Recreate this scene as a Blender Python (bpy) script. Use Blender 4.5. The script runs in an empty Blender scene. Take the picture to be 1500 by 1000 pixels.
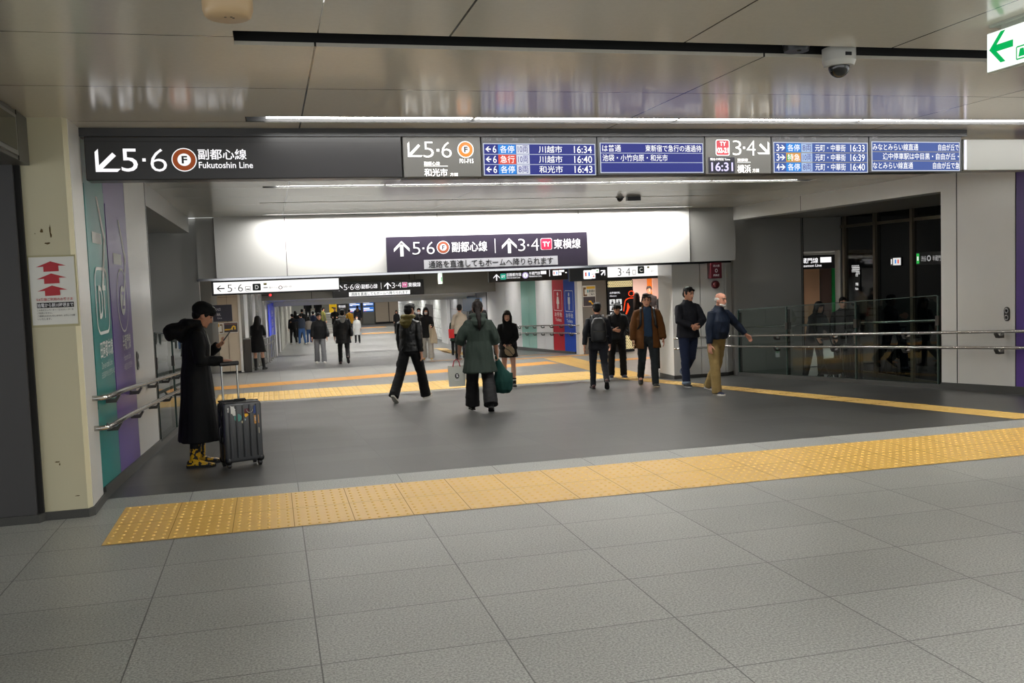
import bpy, bmesh, math, random
import numpy as np
from mathutils import Vector, Matrix, noise, Euler

random.seed(7)
SC = bpy.context.scene
COL = SC.collection
PI = math.pi

# ------------------------------------------------------------------ camera
YAW, PIT, ROL, EYE = 0.2473063, 0.06960369, 0.0368881, 1.65
def make_camera():
    cy, sy = math.cos(YAW), math.sin(YAW)
    f = Vector((sy*math.cos(PIT), cy*math.cos(PIT), -math.sin(PIT)))
    r = Vector((cy, -sy, 0)); d = f.cross(r)
    c, s = math.cos(ROL), math.sin(ROL)
    r2 = c*r + s*d; d2 = -s*r + c*d
    m = Matrix(((r2.x, -d2.x, -f.x, 0), (r2.y, -d2.y, -f.y, 0), (r2.z, -d2.z, -f.z, EYE), (0, 0, 0, 1)))
    cam = bpy.data.cameras.new('camera'); cam.sensor_width = 36; cam.lens = 1391.147/1500*36
    cam.clip_start = 0.05; cam.clip_end = 300
    o = bpy.data.objects.new('camera', cam); COL.objects.link(o); o.matrix_world = m
    SC.camera = o
make_camera()

# ------------------------------------------------------------------ world, exposure
SC.view_settings.view_transform = 'Standard'
SC.view_settings.look = 'None'
SC.view_settings.gamma = 1.0
SC.view_settings.use_curve_mapping = False
SC.view_settings.exposure = 0.0
W = bpy.data.worlds.new('world'); SC.world = W; W.use_nodes = True
W.node_tree.nodes['Background'].inputs[0].default_value = (0.97, 0.99, 1.0, 1)
W.node_tree.nodes['Background'].inputs[1].default_value = 1.5
SC.cycles.use_denoising = True
SC.cycles.max_bounces = 8
SC.cycles.sample_clamp_indirect = 4.0

# ------------------------------------------------------------------ materials
def lin(h):
    h = h.lstrip('#'); v = [int(h[i:i+2], 16)/255 for i in (0, 2, 4)]
    return tuple(x/12.92 if x <= 0.04045 else ((x+0.055)/1.055)**2.4 for x in v)
_M = {}
def mat(name, col, rough=0.6, metal=0.0, spec=0.5, emit=None, es=0.0, noise_amt=0.0, noise_scale=20, bump=0.0, bump_scale=60, stretch=(1, 1, 1), aniso=0.0):
    if name in _M: return _M[name]
    m = bpy.data.materials.new(name); m.use_nodes = True
    nt = m.node_tree; b = nt.nodes['Principled BSDF']
    c = lin(col) if isinstance(col, str) else col
    b.inputs['Base Color'].default_value = (*c, 1)
    b.inputs['Roughness'].default_value = rough
    b.inputs['Metallic'].default_value = metal
    b.inputs['Specular IOR Level'].default_value = spec
    if aniso: b.inputs['Anisotropic'].default_value = aniso
    if emit is not None:
        e = lin(emit) if isinstance(emit, str) else emit
        b.inputs['Emission Color'].default_value = (*e, 1); b.inputs['Emission Strength'].default_value = es
    if noise_amt or bump:
        tc = nt.nodes.new('ShaderNodeTexCoord'); mp = nt.nodes.new('ShaderNodeMapping')
        mp.inputs['Scale'].default_value = stretch
        nt.links.new(tc.outputs['Object'], mp.inputs['Vector'])
    if noise_amt:
        n = nt.nodes.new('ShaderNodeTexNoise'); n.inputs['Scale'].default_value = noise_scale; n.inputs['Detail'].default_value = 5
        nt.links.new(mp.outputs['Vector'], n.inputs['Vector'])
        mx = nt.nodes.new('ShaderNodeMix'); mx.data_type = 'RGBA'
        mx.inputs[6].default_value = (*[min(1, x*(1-noise_amt)) for x in c], 1)
        mx.inputs[7].default_value = (*[min(1, x*(1+noise_amt)) for x in c], 1)
        nt.links.new(n.outputs['Fac'], mx.inputs['Factor']); nt.links.new(mx.outputs[2], b.inputs['Base Color'])
    if bump:
        n2 = nt.nodes.new('ShaderNodeTexNoise'); n2.inputs['Scale'].default_value = bump_scale; n2.inputs['Detail'].default_value = 3
        nt.links.new(mp.outputs['Vector'], n2.inputs['Vector'])
        bp = nt.nodes.new('ShaderNodeBump'); bp.inputs['Strength'].default_value = bump; bp.inputs['Distance'].default_value = 0.01
        nt.links.new(n2.outputs['Fac'], bp.inputs['Height']); nt.links.new(bp.outputs['Normal'], b.inputs['Normal'])
    _M[name] = m
    return m
def glow(name, col, s=1.0):
    """a lit face: sign lettering, screen, lamp tube"""
    return mat(name, (0.01, 0.01, 0.01), rough=0.5, spec=0.1, emit=col, es=s)

def tiles(name, c1, c2, line, px, py, ox=0, oy=0, lw=0.004, rough=0.5, speck=0.2, speck_scale=120, axes='xy', spec=0.5, metal=0.0, blotch=0.0, bump=0.0, stag=0.0):
    """rectangular slabs with joints (brick texture in object space), a per-slab shade and a fine speckle"""
    if name in _M: return _M[name]
    m = bpy.data.materials.new(name); m.use_nodes = True
    nt = m.node_tree; b = nt.nodes['Principled BSDF']; L = nt.links.new; N = nt.nodes.new
    tc = N('ShaderNodeTexCoord'); sp = N('ShaderNodeSeparateXYZ'); cb = N('ShaderNodeCombineXYZ')
    L(tc.outputs['Object'], sp.inputs[0])
    for k, a in enumerate(axes):
        ad = N('ShaderNodeMath'); ad.operation = 'SUBTRACT'; ad.inputs[1].default_value = (ox, oy)[k]
        L(sp.outputs['xyz'.index(a)], ad.inputs[0]); L(ad.outputs[0], cb.inputs[k])
    br = N('ShaderNodeTexBrick'); br.offset = stag; br.squash = 1.0
    br.inputs['Color1'].default_value = (*lin(c1), 1); br.inputs['Color2'].default_value = (*lin(c2), 1); br.inputs['Mortar'].default_value = (*lin(line), 1)
    br.inputs['Scale'].default_value = 1; br.inputs['Mortar Size'].default_value = lw; br.inputs['Mortar Smooth'].default_value = 0.1
    br.inputs['Brick Width'].default_value = px; br.inputs['Row Height'].default_value = py
    L(cb.outputs[0], br.inputs['Vector'])
    n = N('ShaderNodeTexNoise'); n.inputs['Scale'].default_value = speck_scale; n.inputs['Detail'].default_value = 4; n.inputs['Roughness'].default_value = 0.75
    L(tc.outputs['Object'], n.inputs['Vector'])
    n3 = N('ShaderNodeTexNoise'); n3.inputs['Scale'].default_value = 0.9; n3.inputs['Detail'].default_value = 6
    L(tc.outputs['Object'], n3.inputs['Vector'])
    mr = N('ShaderNodeMapRange'); mr.inputs['From Min'].default_value = 0.38; mr.inputs['From Max'].default_value = 0.62
    mr.inputs['To Min'].default_value = 1-speck; mr.inputs['To Max'].default_value = 1+speck
    L(n.outputs['Fac'], mr.inputs['Value'])
    mr3 = N('ShaderNodeMapRange'); mr3.inputs['From Min'].default_value = 0.3; mr3.inputs['From Max'].default_value = 0.7
    mr3.inputs['To Min'].default_value = 1-blotch; mr3.inputs['To Max'].default_value = 1+blotch
    L(n3.outputs['Fac'], mr3.inputs['Value'])
    mu = N('ShaderNodeMath'); mu.operation = 'MULTIPLY'; L(mr.outputs[0], mu.inputs[0]); L(mr3.outputs[0], mu.inputs[1])
    mx = N('ShaderNodeVectorMath'); mx.operation = 'SCALE'
    L(br.outputs['Color'], mx.inputs[0]); L(mu.outputs[0], mx.inputs['Scale'])
    L(mx.outputs[0], b.inputs['Base Color'])
    b.inputs['Roughness'].default_value = rough; b.inputs['Specular IOR Level'].default_value = spec; b.inputs['Metallic'].default_value = metal
    if bump:
        bp = N('ShaderNodeBump'); bp.inputs['Strength'].default_value = bump; bp.inputs['Distance'].default_value = 0.002
        L(n.outputs['Fac'], bp.inputs['Height']); L(bp.outputs['Normal'], b.inputs['Normal'])
    _M[name] = m
    return m

def glass(name, tint, ior=1.45, rough=0.0):
    if name in _M: return _M[name]
    m = bpy.data.materials.new(name); m.use_nodes = True
    nt = m.node_tree; L = nt.links.new; N = nt.nodes.new
    nt.nodes.remove(nt.nodes['Principled BSDF'])
    out = nt.nodes['Material Output']
    tr = N('ShaderNodeBsdfTransparent'); tr.inputs[0].default_value = (*tint, 1)
    gl = N('ShaderNodeBsdfGlossy'); gl.inputs['Roughness'].default_value = rough
    fr = N('ShaderNodeFresnel'); 
    ge = N('ShaderNodeNewGeometry'); im = N('ShaderNodeMapRange'); im.inputs['To Min'].default_value = ior; im.inputs['To Max'].default_value = 1/ior
    L(ge.outputs['Backfacing'], im.inputs['Value']); L(im.outputs[0], fr.inputs['IOR'])
    mx = N('ShaderNodeMixShader'); L(fr.outputs[0], mx.inputs[0]); L(tr.outputs[0], mx.inputs[1]); L(gl.outputs[0], mx.inputs[2])
    L(mx.outputs[0], out.inputs[0])
    _M[name] = m
    return m

# ------------------------------------------------------------------ mesh builder
class MB:
    def __init__(s): s.v = []; s.f = []; s.m = []
    def add(s, vs, fs, mi=0):
        o = len(s.v); s.v.extend([tuple(map(float, p)) for p in vs]); s.f.extend([tuple(i+o for i in f) for f in fs]); s.m.extend([mi]*len(fs)); return s
    def box(s, x0, x1, y0, y1, z0, z1, mi=0, b=0.0):
        if b <= 0:
            vs = [(x0,y0,z0),(x1,y0,z0),(x1,y1,z0),(x0,y1,z0),(x0,y0,z1),(x1,y0,z1),(x1,y1,z1),(x0,y1,z1)]
            return s.add(vs, [(0,3,2,1),(4,5,6,7),(0,1,5,4),(1,2,6,5),(2,3,7,6),(3,0,4,7)], mi)
        bm = bmesh.new(); bmesh.ops.create_cube(bm, size=1)
        for v in bm.verts: v.co = Vector(((x0+x1)/2+v.co.x*(x1-x0), (y0+y1)/2+v.co.y*(y1-y0), (z0+z1)/2+v.co.z*(z1-z0)))
        bmesh.ops.bevel(bm, geom=bm.edges[:], offset=b, segments=3, affect='EDGES', profile=0.5)
        return s.bm(bm, mi)
    def bm(s, bm, mi=0):
        bm.verts.index_update()
        s.add([v.co[:] for v in bm.verts], [[v.index for v in f.verts] for f in bm.faces], mi); bm.free(); return s
    def quad(s, a, b, c, d, mi=0): return s.add([a,b,c,d], [(0,1,2,3)], mi)
    def prism(s, pts, axis, a0, a1, mi=0):
        """polygon pts (2-D, in the two other axes, order xyz) extruded along axis"""
        n = len(pts)
        def P(p, a):
            q = [0,0,0]; k = 0
            for i in range(3):
                if i == axis: q[i] = a
                else: q[i] = p[k]; k += 1
            return q
        vs = [P(p, a0) for p in pts]+[P(p, a1) for p in pts]
        fs = [tuple(range(n))[::-1], tuple(range(n, 2*n))]+[(i,(i+1)%n,n+(i+1)%n,n+i) for i in range(n)]
        return s.add(vs, fs, mi)
    def loft(s, secs, n=14, mi=0, cap=True, ang0=0.0):
        """secs: (centre, U, V) ellipse half-axis vectors"""
        vs = []; fs = []
        for c, u, v in secs:
            c, u, v = Vector(c), Vector(u), Vector(v)
            for i in range(n):
                a = 2*PI*i/n+ang0; vs.append(c+u*math.cos(a)+v*math.sin(a))
        for k in range(len(secs)-1):
            for i in range(n):
                j = (i+1) % n; fs.append((k*n+i, k*n+j, (k+1)*n+j, (k+1)*n+i))
        if cap: fs.append(tuple(range(n))[::-1]); fs.append(tuple((len(secs)-1)*n+i for i in range(n)))
        return s.add(vs, fs, mi)
    def tube(s, pts, r, n=10, mi=0, flat=None):
        pts = [Vector(p) for p in pts]; rr = r if isinstance(r, (list, tuple)) else [r]*len(pts)
        secs = []; up = None
        for i, p in enumerate(pts):
            t = (pts[min(i+1, len(pts)-1)]-pts[max(i-1, 0)]).normalized()
            if up is None:
                up = Vector((0,0,1)) if abs(t.z) < 0.9 else Vector((0,1,0))
            u = t.cross(up).normalized(); w = u.cross(t).normalized(); up = w
            a = rr[i]; bb = a if flat is None else a*flat
            secs.append((p, u*a, w*bb))
        return s.loft(secs, n, mi)
    def ell(s, c, r, mi=0, n=14, rings=8, rot=None):
        c = Vector(c); vs = []; fs = []
        for k in range(1, rings):
            th = PI*k/rings
            for i in range(n):
                a = 2*PI*i/n
                q = Vector((r[0]*math.sin(th)*math.cos(a), r[1]*math.sin(th)*math.sin(a), r[2]*math.cos(th)))
                if rot is not None: q = rot @ q
                vs.append(c+q)
        t = Vector((0,0,r[2])); bq = Vector((0,0,-r[2]))
        if rot is not None: t = rot @ t; bq = rot @ bq
        vs.append(c+t); vs.append(c+bq); T = len(vs)-2; B = T+1
        for k in range(rings-2):
            for i in range(n):
                j = (i+1) % n; fs.append((k*n+i, (k+1)*n+i, (k+1)*n+j, k*n+j))
        for i in range(n):
            j = (i+1) % n; fs.append((T, i, j)); fs.append((B, (rings-2)*n+j, (rings-2)*n+i))
        return s.add(vs, fs, mi)
    def cyl(s, c, r, h, axis=2, n=20, mi=0, r2=None):
        c = Vector(c); ax = [Vector((1,0,0)), Vector((0,1,0)), Vector((0,0,1))]
        u, v, w = ax[(axis+1)%3], ax[(axis+2)%3], ax[axis]; r2 = r if r2 is None else r2
        return s.loft([(c, u*r, v*r), (c+w*h, u*r2, v*r2)], n, mi)
    def mesh(s, name, mats, smooth=False, ang=None):
        me = bpy.data.meshes.new(name); me.from_pydata(s.v, [], s.f)
        for m in (mats if isinstance(mats, (list, tuple)) else [mats]): me.materials.append(m)
        if len(s.f): me.polygons.foreach_set('material_index', s.m)
        if smooth:
            me.polygons.foreach_set('use_smooth', [True]*len(me.polygons))
            if ang:
                try: me.set_sharp_from_angle(angle=math.radians(ang))
                except Exception: pass
        me.update(); return me
    def build(s, name, mats, parent=None, smooth=False, ang=40, loc=None):
        o = bpy.data.objects.new(name, s.mesh(name, mats, smooth, ang)); COL.objects.link(o)
        if parent is not None: o.parent = parent
        if loc is not None: o.location = loc
        return o

def tag(o, label=None, cat=None, group=None, kind=None):
    if label: o['label'] = label
    if cat: o['category'] = cat
    if group: o['group'] = group
    if kind: o['kind'] = kind
    return o
def empty(name, loc=(0,0,0), rz=0.0):
    o = bpy.data.objects.new(name, None); COL.objects.link(o); o.location = loc; o.rotation_euler = (0,0,rz); return o
def struct(name, mb, m, smooth=False):
    return tag(mb.build(name, m, smooth=smooth), kind='structure')

# floor level along the concourse (two ramps and landings going down)
PROFILE = [(-50,0),(8.0,0),(19.45,-0.70),(26.5,-0.72),(35.2,-1.155),(37.2,-1.155),(45,-1.65),(200,-1.65)]
def fz(y):
    for (a, za), (b, zb) in zip(PROFILE, PROFILE[1:]):
        if y <= b: return za+(zb-za)*(y-a)/(b-a)
    return PROFILE[-1][1]
XL, XR, CZ = -1.351, 9.40, 2.89

# ------------------------------------------------------------------ lamps: recessed line lights in the ceiling
TUBE = mat('lamp_tube', (0.9,0.9,0.9), rough=0.5, emit=(1.0,0.985,0.95), es=29.0)
TUBE_LOW = mat('lamp_tube_dim', (0.9,0.9,0.9), rough=0.5, emit=(1.0,0.98,0.94), es=58.0)  # tube of the lamps added beyond the header
TUBE_HALL = mat('lamp_tube_hall', (0.9,0.9,0.9), rough=0.5, emit=(1.0,0.98,0.94), es=22.0)
SLOT = mat('slot_black', '#0c0c0c', rough=0.7)
CHAN = mat('slot_white', '#d8d6d0', rough=0.5)
def line_lamp(x0, x1, y0, y1, z, label, m=None, dark_end=0.0, depth=0.07):
    r = empty('line_light', ((x0+x1)/2, (y0+y1)/2, z)); tag(r, label, 'ceiling light', 'recessed line lights')
    w, h = (x1-x0)/2, (y1-y0)/2
    t = 0.012
    mb = MB(); mb.box(-w, w, -h, -h+t, 0.003, depth+.01); mb.box(-w, w, h-t, h, 0.003, depth+.01); mb.box(-w, w, -h, h, depth, depth+.012)
    mb.box(-w, -w+t, -h, h, 0.003, depth); mb.box(w-t, w, -h, h, 0.003, depth)
    mb.build('channel', SLOT if dark_end else CHAN, r)
    mb = MB(); mb.box(-w+t+dark_end, w-t-(dark_end if dark_end else 0), -h+t*1.2, h-t*1.2, depth*0.35, depth*0.8); mb.build('tube', m or TUBE, r)
    n = max(1, int((x1-x0)/1.9)) if dark_end else 0
    for k in range(1, n+1):
        xx = -w+(x1-x0)*k/(n+1); mb = MB(); mb.box(xx-.012, xx+.012, -h+t, h-t, depth*.3, depth*.36); mb.build('clip', CHAN, r)
    return r

# ================================================================== SETTING
GRANITE = tiles('granite_light', '#888984', '#90918c', '#4a4a47', 0.8265, 0.605, 0.131, 6.52, 0.0035, rough=0.36, speck=0.46, speck_scale=88, spec=0.45, blotch=0.10)
BORDER = tiles('granite_border', '#8b8c88', '#92938f', '#4a4a47', 0.8265, 5.0, 0.14, 5.0, 0.0035, rough=0.45, speck=0.4, speck_scale=88, blotch=0.06)
RAMP = tiles('granite_dark', '#3c3c3b', '#4b4b49', '#2b2b2a', 0.8265, 0.605, 0.14, 8.0, 0.0035, rough=0.36, speck=0.16, speck_scale=160, spec=0.5, blotch=0.10, stag=0.0)
LAND = tiles('granite_pale', '#7d7d7a', '#878784', '#555553', 0.8265, 0.9, 0.14, 19.45, 0.004, rough=0.4, speck=0.1, speck_scale=120, blotch=0.05)
RAMP2 = tiles('granite_mid', '#585857', '#626260', '#454544', 0.8265, 0.605, 0.14, 26.5, 0.0035, rough=0.36, speck=0.12, blotch=0.06)
SKIRT = mat('granite_skirting', '#3f3f3c', rough=0.5, noise_amt=0.35, noise_scale=150)

def slab(name, x0, x1, y0, y1, m, z0=None, z1=None, t=0.2):
    z0 = fz(y0) if z0 is None else z0; z1 = fz(y1) if z1 is None else z1
    mb = MB(); mb.add([(x0,y0,z0),(x1,y0,z0),(x1,y1,z1),(x0,y1,z1),(x0,y0,z0-t),(x1,y0,z0-t),(x1,y1,z1-t),(x0,y1,z1-t)],
                      [(0,1,2,3),(4,7,6,5),(0,4,5,1),(1,5,6,2),(2,6,7,3),(3,7,4,0)])
    return struct(name, mb, m)
slab('floor', -7, 14, -7, 7.62, GRANITE)
slab('floor', -7, 14, 7.62, 8.0, BORDER)
slab('floor', XL-.02, XR+.02, 8.0, 19.45, RAMP)
slab('floor', XL-4.5, XL-.02, 8.0, 19.45, RAMP2, -0.72, -0.72)
slab('floor', XR+.02, 12.6, 8.0, 19.45, RAMP2, -0.72, -0.72)
slab('floor', -10, 20, 19.45, 26.5, LAND)
slab('floor', -2.2, 8.8, 26.5, 35.2, RAMP2)
slab('floor', 8.8, 20, 26.5, 31, LAND, -.72, -.72)
slab('floor', -2.2, 8.8, 35.2, 37.2, LAND)
slab('floor', -2.2, 8.8, 37.2, 45, RAMP2)
slab('floor', -2.2, 14, 45, 76, LAND)

# ---- ceiling: satin metal panels, cut out round the light slots
CEIL = tiles('ceiling_panel', '#dfd9cb', '#e1dbcd', '#3b3934', 2.62, 1.285, 0.30, 5.03, 0.006, rough=0.16, speck=0.02, speck_scale=40, spec=0.9, metal=0.05)
CEIL_F = tiles('ceiling_panel_front', '#dfd9cb', '#e1dbcd', '#3b3934', 1.31, 1.285, 0.97, 5.03, 0.006, rough=0.16, speck=0.02, speck_scale=40, spec=0.9, metal=0.05)
NX0, NX1 = -7.0, 14.0
def ceiling_band(x0, x1, y0, y1, m, slots=()):
    mb = MB(); z0, z1 = CZ, CZ+.02; y = y0
    for sx0, sx1, sy0, sy1 in sorted(slots, key=lambda q: q[2]):
        mb.box(x0, x1, y, sy0, z0, z1); mb.box(x0, sx0, sy0, sy1, z0, z1)
        if sx1 < x1: mb.box(sx1, x1, sy0, sy1, z0, z1)
        y = sy1
    mb.box(x0, x1, y, y1, z0, z1)
    return struct('ceiling', mb, m)
N1 = (-0.11, NX1, 4.91, 5.19)      # dark equipment slot
N2 = (-0.11, NX1, 7.37, 7.60)      # lit slot above the sign row
I1 = (-0.02, 7.89, 12.55, 12.82); I2 = (-0.08, 8.05, 15.03, 15.13); I3 = (-0.07, 8.29, 17.66, 17.80)
B0, B1, B2 = (-0.11, NX1, 2.30, 2.46), (-0.11, NX1, -1.2, -1.04), (-0.11, NX1, -4.4, -4.24)
CEIL_L = tiles('ceiling_panel_left', '#dfd9cb', '#e1dbcd', '#3b3934', 50, 1.285, -40, 5.03, 0.006, rough=0.16, speck=0.02, speck_scale=40, spec=0.9, metal=0.05)
ceiling_band(NX0, .297, -7, 4.91, CEIL_L, [(-.11, .297, s_[2], s_[3]) for s_ in (B0, B1, B2)])
ceiling_band(.303, NX1, -7, 4.91, CEIL_F, [(.303, NX1, s_[2], s_[3]) for s_ in (B0, B1, B2)])
ceiling_band(NX0, NX1, 4.91, 8.1, CEIL, [N1, N2])
ceiling_band(XL-.1, XR+.1, 8.1, 18.1, CEIL, [I1, I2, I3])
line_lamp(*N2, CZ, 'long lit ceiling slot just in front of the hanging sign row', dark_end=0.14)
line_lamp(*I1, CZ, 'lit ceiling slot just behind the hanging sign row', TUBE, dark_end=0.16)
line_lamp(*I3, CZ, 'lit ceiling slot washing the white wall behind the purple sign', mat('lamp_tube_wash', (0.9,0.9,0.9), emit=(1.0,0.985,0.95), es=115.0), dark_end=0.05)
line_lamp(*B0, CZ, 'lit ceiling slot above the near grey floor, out of the frame', TUBE_HALL)
line_lamp(*B1, CZ, 'lit ceiling slot over the hall behind the viewer', TUBE_HALL)
line_lamp(*B2, CZ, 'farthest lit ceiling slot behind the viewer', TUBE_HALL)
def dark_slot(s, label):
    x0, x1, y0, y1 = s; mb = MB()
    mb.box(x0, x1, y0-.01, y0, CZ+.02, CZ+.14); mb.box(x0, x1, y1, y1+.01, CZ+.02, CZ+.14); mb.box(x0, x1, y0, y1, CZ+.14, CZ+.15)
    mb.box(x0-.01, x0, y0, y1, CZ+.02, CZ+.14); mb.box(x1, x1+.01, y0, y1, CZ+.02, CZ+.14)
    return tag(mb.build('equipment_slot', SLOT), label, 'ceiling slot')
dark_slot(N1, 'wide unlit black slot in the near ceiling, with a dome camera below')
dark_slot(I2, 'narrow unlit black slot in the corridor ceiling, with two small cameras')

# ---- left side: dark panelled corner, cream pillar, colour panels, glass, header
PANEL = mat('white_metal_panel', '#dcdad4', rough=0.32, metal=0.25, spec=0.6, noise_amt=0.03, noise_scale=3)
PANEL_G = mat('grey_metal_panel', '#a3a29d', rough=0.4, metal=0.15)
PANEL_D = mat('dark_grey_panel', '#77756f', rough=0.55)
CREAM = mat('cream_paint', '#c8c2a4', rough=0.5, noise_amt=0.05, noise_scale=1.5)
GROOVE = mat('joint_black', '#161514', rough=0.8)
TEAL = mat('teal_vinyl', '#047570', rough=0.35, spec=0.35)
PURPLE = mat('purple_vinyl', '#573c8c', rough=0.35, spec=0.35)
DARKDOOR = mat('charcoal_door', '#3d3c3d', rough=0.5)
STEEL = mat('brushed_steel', '#b9b7b2', rough=0.22, metal=1.0)
STEEL_D = mat('dark_steel', '#4c4a47', rough=0.35, metal=0.8)

mb = MB(); mb.box(-4.5, -1.705, 7.38, 7.6, 0.06, CZ); struct('wall_front_left', mb, DARKDOOR)
mb = MB(); mb.box(-1.705, -1.665, 7.41, 7.6, 0.06, CZ); struct('trim_1', mb, GROOVE)
mb = MB(); mb.prism([(-1.665,7.44),(-1.375,7.44),(-1.35,7.49),(-1.35,7.93),(-1.665,7.93)], 2, 0.06, CZ); struct('pillar_left', mb, CREAM)
mb = MB(); mb.prism([(-1.3505,7.495),(-1.3455,7.495),(-1.3455,7.925),(-1.3505,7.925)], 2, 0.06, CZ); struct('trim_2', mb, PANEL)
mb = MB(); mb.prism([(-4.5,7.36),(-1.69,7.36),(-1.66,7.42),(-1.365,7.42),(-1.33,7.47),(-1.33,8.0),(-1.6,8.0),(-1.6,7.7),(-4.5,7.7)], 2, 0.0, 0.06); struct('baseboard_left', mb, SKIRT)
# scuffs and chips on the cream pillar
CHIP = mat('chip_brown', '#5a4a2c', rough=0.9)
mb = MB()
rnd = random.Random(3)
for (x, z, w, h) in ((-1.555,2.09,.012,.02),(-1.50,2.10,.006,.04),(-1.497,2.06,.007,.02),(-1.52,2.0,.018,.008),(-1.60,2.07,.004,.006),(-1.535,2.0,.008,.006),(-1.56,.42,.022,.006),(-1.545,.40,.006,.012),(-1.44,.16,.02,.004)):
    n = 9; pts = [(x+w*rnd.uniform(.5,1.1)*math.cos(2*PI*i/n), z+h*rnd.uniform(.5,1.1)*math.sin(2*PI*i/n)) for i in range(n)]
    mb.prism(pts, 1, 7.4375, 7.4405)
struct('trim_3', mb, CHIP)

# left wall: teal, purple and white panels on a ramp skirting
def wall_x(name, x0, x1, y0, y1, z1, m, zoff=0.10):
    mb = MB(); a, b = fz(y0)+zoff, fz(y1)+zoff
    mb.add([(x0,y0,a),(x1,y0,a),(x1,y1,b),(x0,y1,b),(x0,y0,z1),(x1,y0,z1),(x1,y1,z1),(x0,y1,z1)],
           [(0,3,2,1),(4,5,6,7),(0,1,5,4),(1,2,6,5),(2,3,7,6),(3,0,4,7)])
    return struct(name, mb, m)
wall_x('wall_left', XL-.25, XL, 7.94, 8.868, CZ, TEAL)
wall_x('wall_left', XL-.25, XL, 8.875, 10.13, CZ, PURPLE)
wall_x('wall_left', XL-.25, XL, 10.15, 11.80, CZ, PANEL)
wall_x('wall_left', XL-.24, XL-.004, 7.93, 11.79, CZ, GROOVE)
wall_x('wall_left', XL-.25, XL+.004, 11.80, 11.86, CZ, STEEL_D)
def skirt_x(name, x0, x1, y0, y1, h=0.10):
    mb = MB(); a, b = fz(y0), fz(y1)
    mb.add([(x0,y0,a-.05),(x1,y0,a-.05),(x1,y1,b-.05),(x0,y1,b-.05),(x0,y0,a+h),(x1,y0,a+h),(x1,y1,b+h),(x0,y1,b+h)],
           [(0,3,2,1),(4,5,6,7),(0,1,5,4),(1,2,6,5),(2,3,7,6),(3,0,4,7)])
    return struct(name, mb, SKIRT)
skirt_x('baseboard_left', XL-.2, XL+.015, 8.0, 11.86)
skirt_x('baseboard_left', XL-.12, XL+.015, 11.86, 18.0, 0.07)
# fascia beams over both side openings
mb = MB(); mb.box(XL-.3, XL, 11.86, 18.1, 2.62, CZ); struct('wall_left_fascia', mb, PANEL_G)
mb = MB(); mb.box(XR, XR+.3, 11.79, 18.1, 2.62, CZ); struct('wall_right_fascia', mb, PANEL)
mb = MB(); mb.box(XR-.002, XR+.3, 15.5, 15.51, 2.62, CZ); struct('trim_4', mb, GROOVE)
mb = MB(); mb.box(-6, XL-.3, 8, 18.2, 2.64, 2.7); struct('ceiling', mb, PANEL_G)
mb = MB(); mb.box(XR+.3, 12.6, 8, 18.2, 2.64, 2.7); struct('ceiling', mb, PANEL_D)
# back walls of the side passages
mb = MB(); mb.box(-6, -1.24, 18.2, 18.4, -.72, CZ); struct('wall_left_back', mb, PANEL_G)
mb = MB(); mb.box(-6.1, -5.8, 8, 18.4, -.72, 2.7); struct('wall_left_side', mb, PANEL_D)
mb = MB(); mb.box(9.44, 11.08, 18.2, 18.4, -.72, CZ); mb.box(11.08, 12.4, 18.2, 18.4, 1.93, CZ); mb.box(11.97, 12.4, 18.2, 18.4, -.72, 1.93); struct('wall_right_back', mb, PANEL_G)
mb = MB(); mb.box(11.065, 11.08, 18.19, 18.21, -.72, 2.64); mb.box(11.03, 11.04, 18.19, 18.201, -.72, 2.64); struct('trim_5', mb, GROOVE)
# dark glazed wall of the right side passage
DGLASS = mat('dark_glazing', '#07090a', rough=0.04, spec=0.5)
BRONZE = mat('bronze_mullion', '#6b6252', rough=0.35, metal=0.6)
mb = MB(); mb.box(12.0, 12.1, 8, 18.2, -.72, 2.64); struct('window_1', mb, DGLASS)
for k, y in enumerate((18.05, 16.98, 15.83, 14.6, 13.4, 12.2)):
    mb = MB(); mb.box(11.95, 12.0, y-.04, y+.04, -.72, 2.64); struct('window_1_frame', mb, BRONZE)
mb = MB(); mb.box(11.97, 12.0, 8, 18.2, 2.4, 2.46); mb.box(11.97, 12.0, 8, 18.2, -.72, -.62); struct('window_1_frame', mb, BRONZE)

# ---- right wall near: grey and white panels, purple beyond the frame edge
wall_x('wall_right', XR, XR+.25, 11.475, 11.79, CZ, PANEL)
wall_x('wall_right', XR, XR+.25, 10.385, 11.455, CZ, PANEL)
wall_x('wall_right', XR, XR+.25, 9.10, 10.365, CZ, PURPLE)
wall_x('wall_right', XR, XR+.25, 8.0, 9.09, CZ, TEAL)
wall_x('wall_right', XR+.004, XR+.24, 8.0, 11.78, CZ, GROOVE)
skirt_x('baseboard_right', XR-.015, XR+.2, 8.0, 11.79)
skirt_x('baseboard_right', XR-.015, XR+.12, 11.79, 18.0, 0.07)
mb = MB(); mb.box(XR, 14, 7.85, 8.0, 0, CZ); struct('wall_front_right', mb, PANEL)

# ---- header wall across the corridor, its white panels and chrome edge
WHITE = mat('white_wash_panel', '#d9d8d4', rough=0.38, metal=0.1)
mb = MB()
for a, b in ((-.92, .325), (.335, 3.165), (3.175, 6.005), (6.015, 8.39)): mb.box(a, b, 18.05, 18.3, 1.79, CZ)
struct('wall_back', mb, WHITE)
mb = MB(); mb.box(-1.24, -.925, 18.12, 18.3, 1.79, CZ); mb.box(8.395, 9.44, 18.09, 18.3, 1.79, CZ); struct('wall_back', mb, PANEL_G)
mb = MB(); mb.box(-.93, 8.4, 18.06, 18.29, 1.78, 2.88); struct('wall_back', mb, GROOVE)
CHROME = mat('chrome_edge', '#c9c9cc', rough=0.12, metal=1.0)
mb = MB(); mb.box(-1.26, 9.3, 18.03, 18.32, 1.745, 1.785); struct('trim_6', mb, CHROME)

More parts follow.
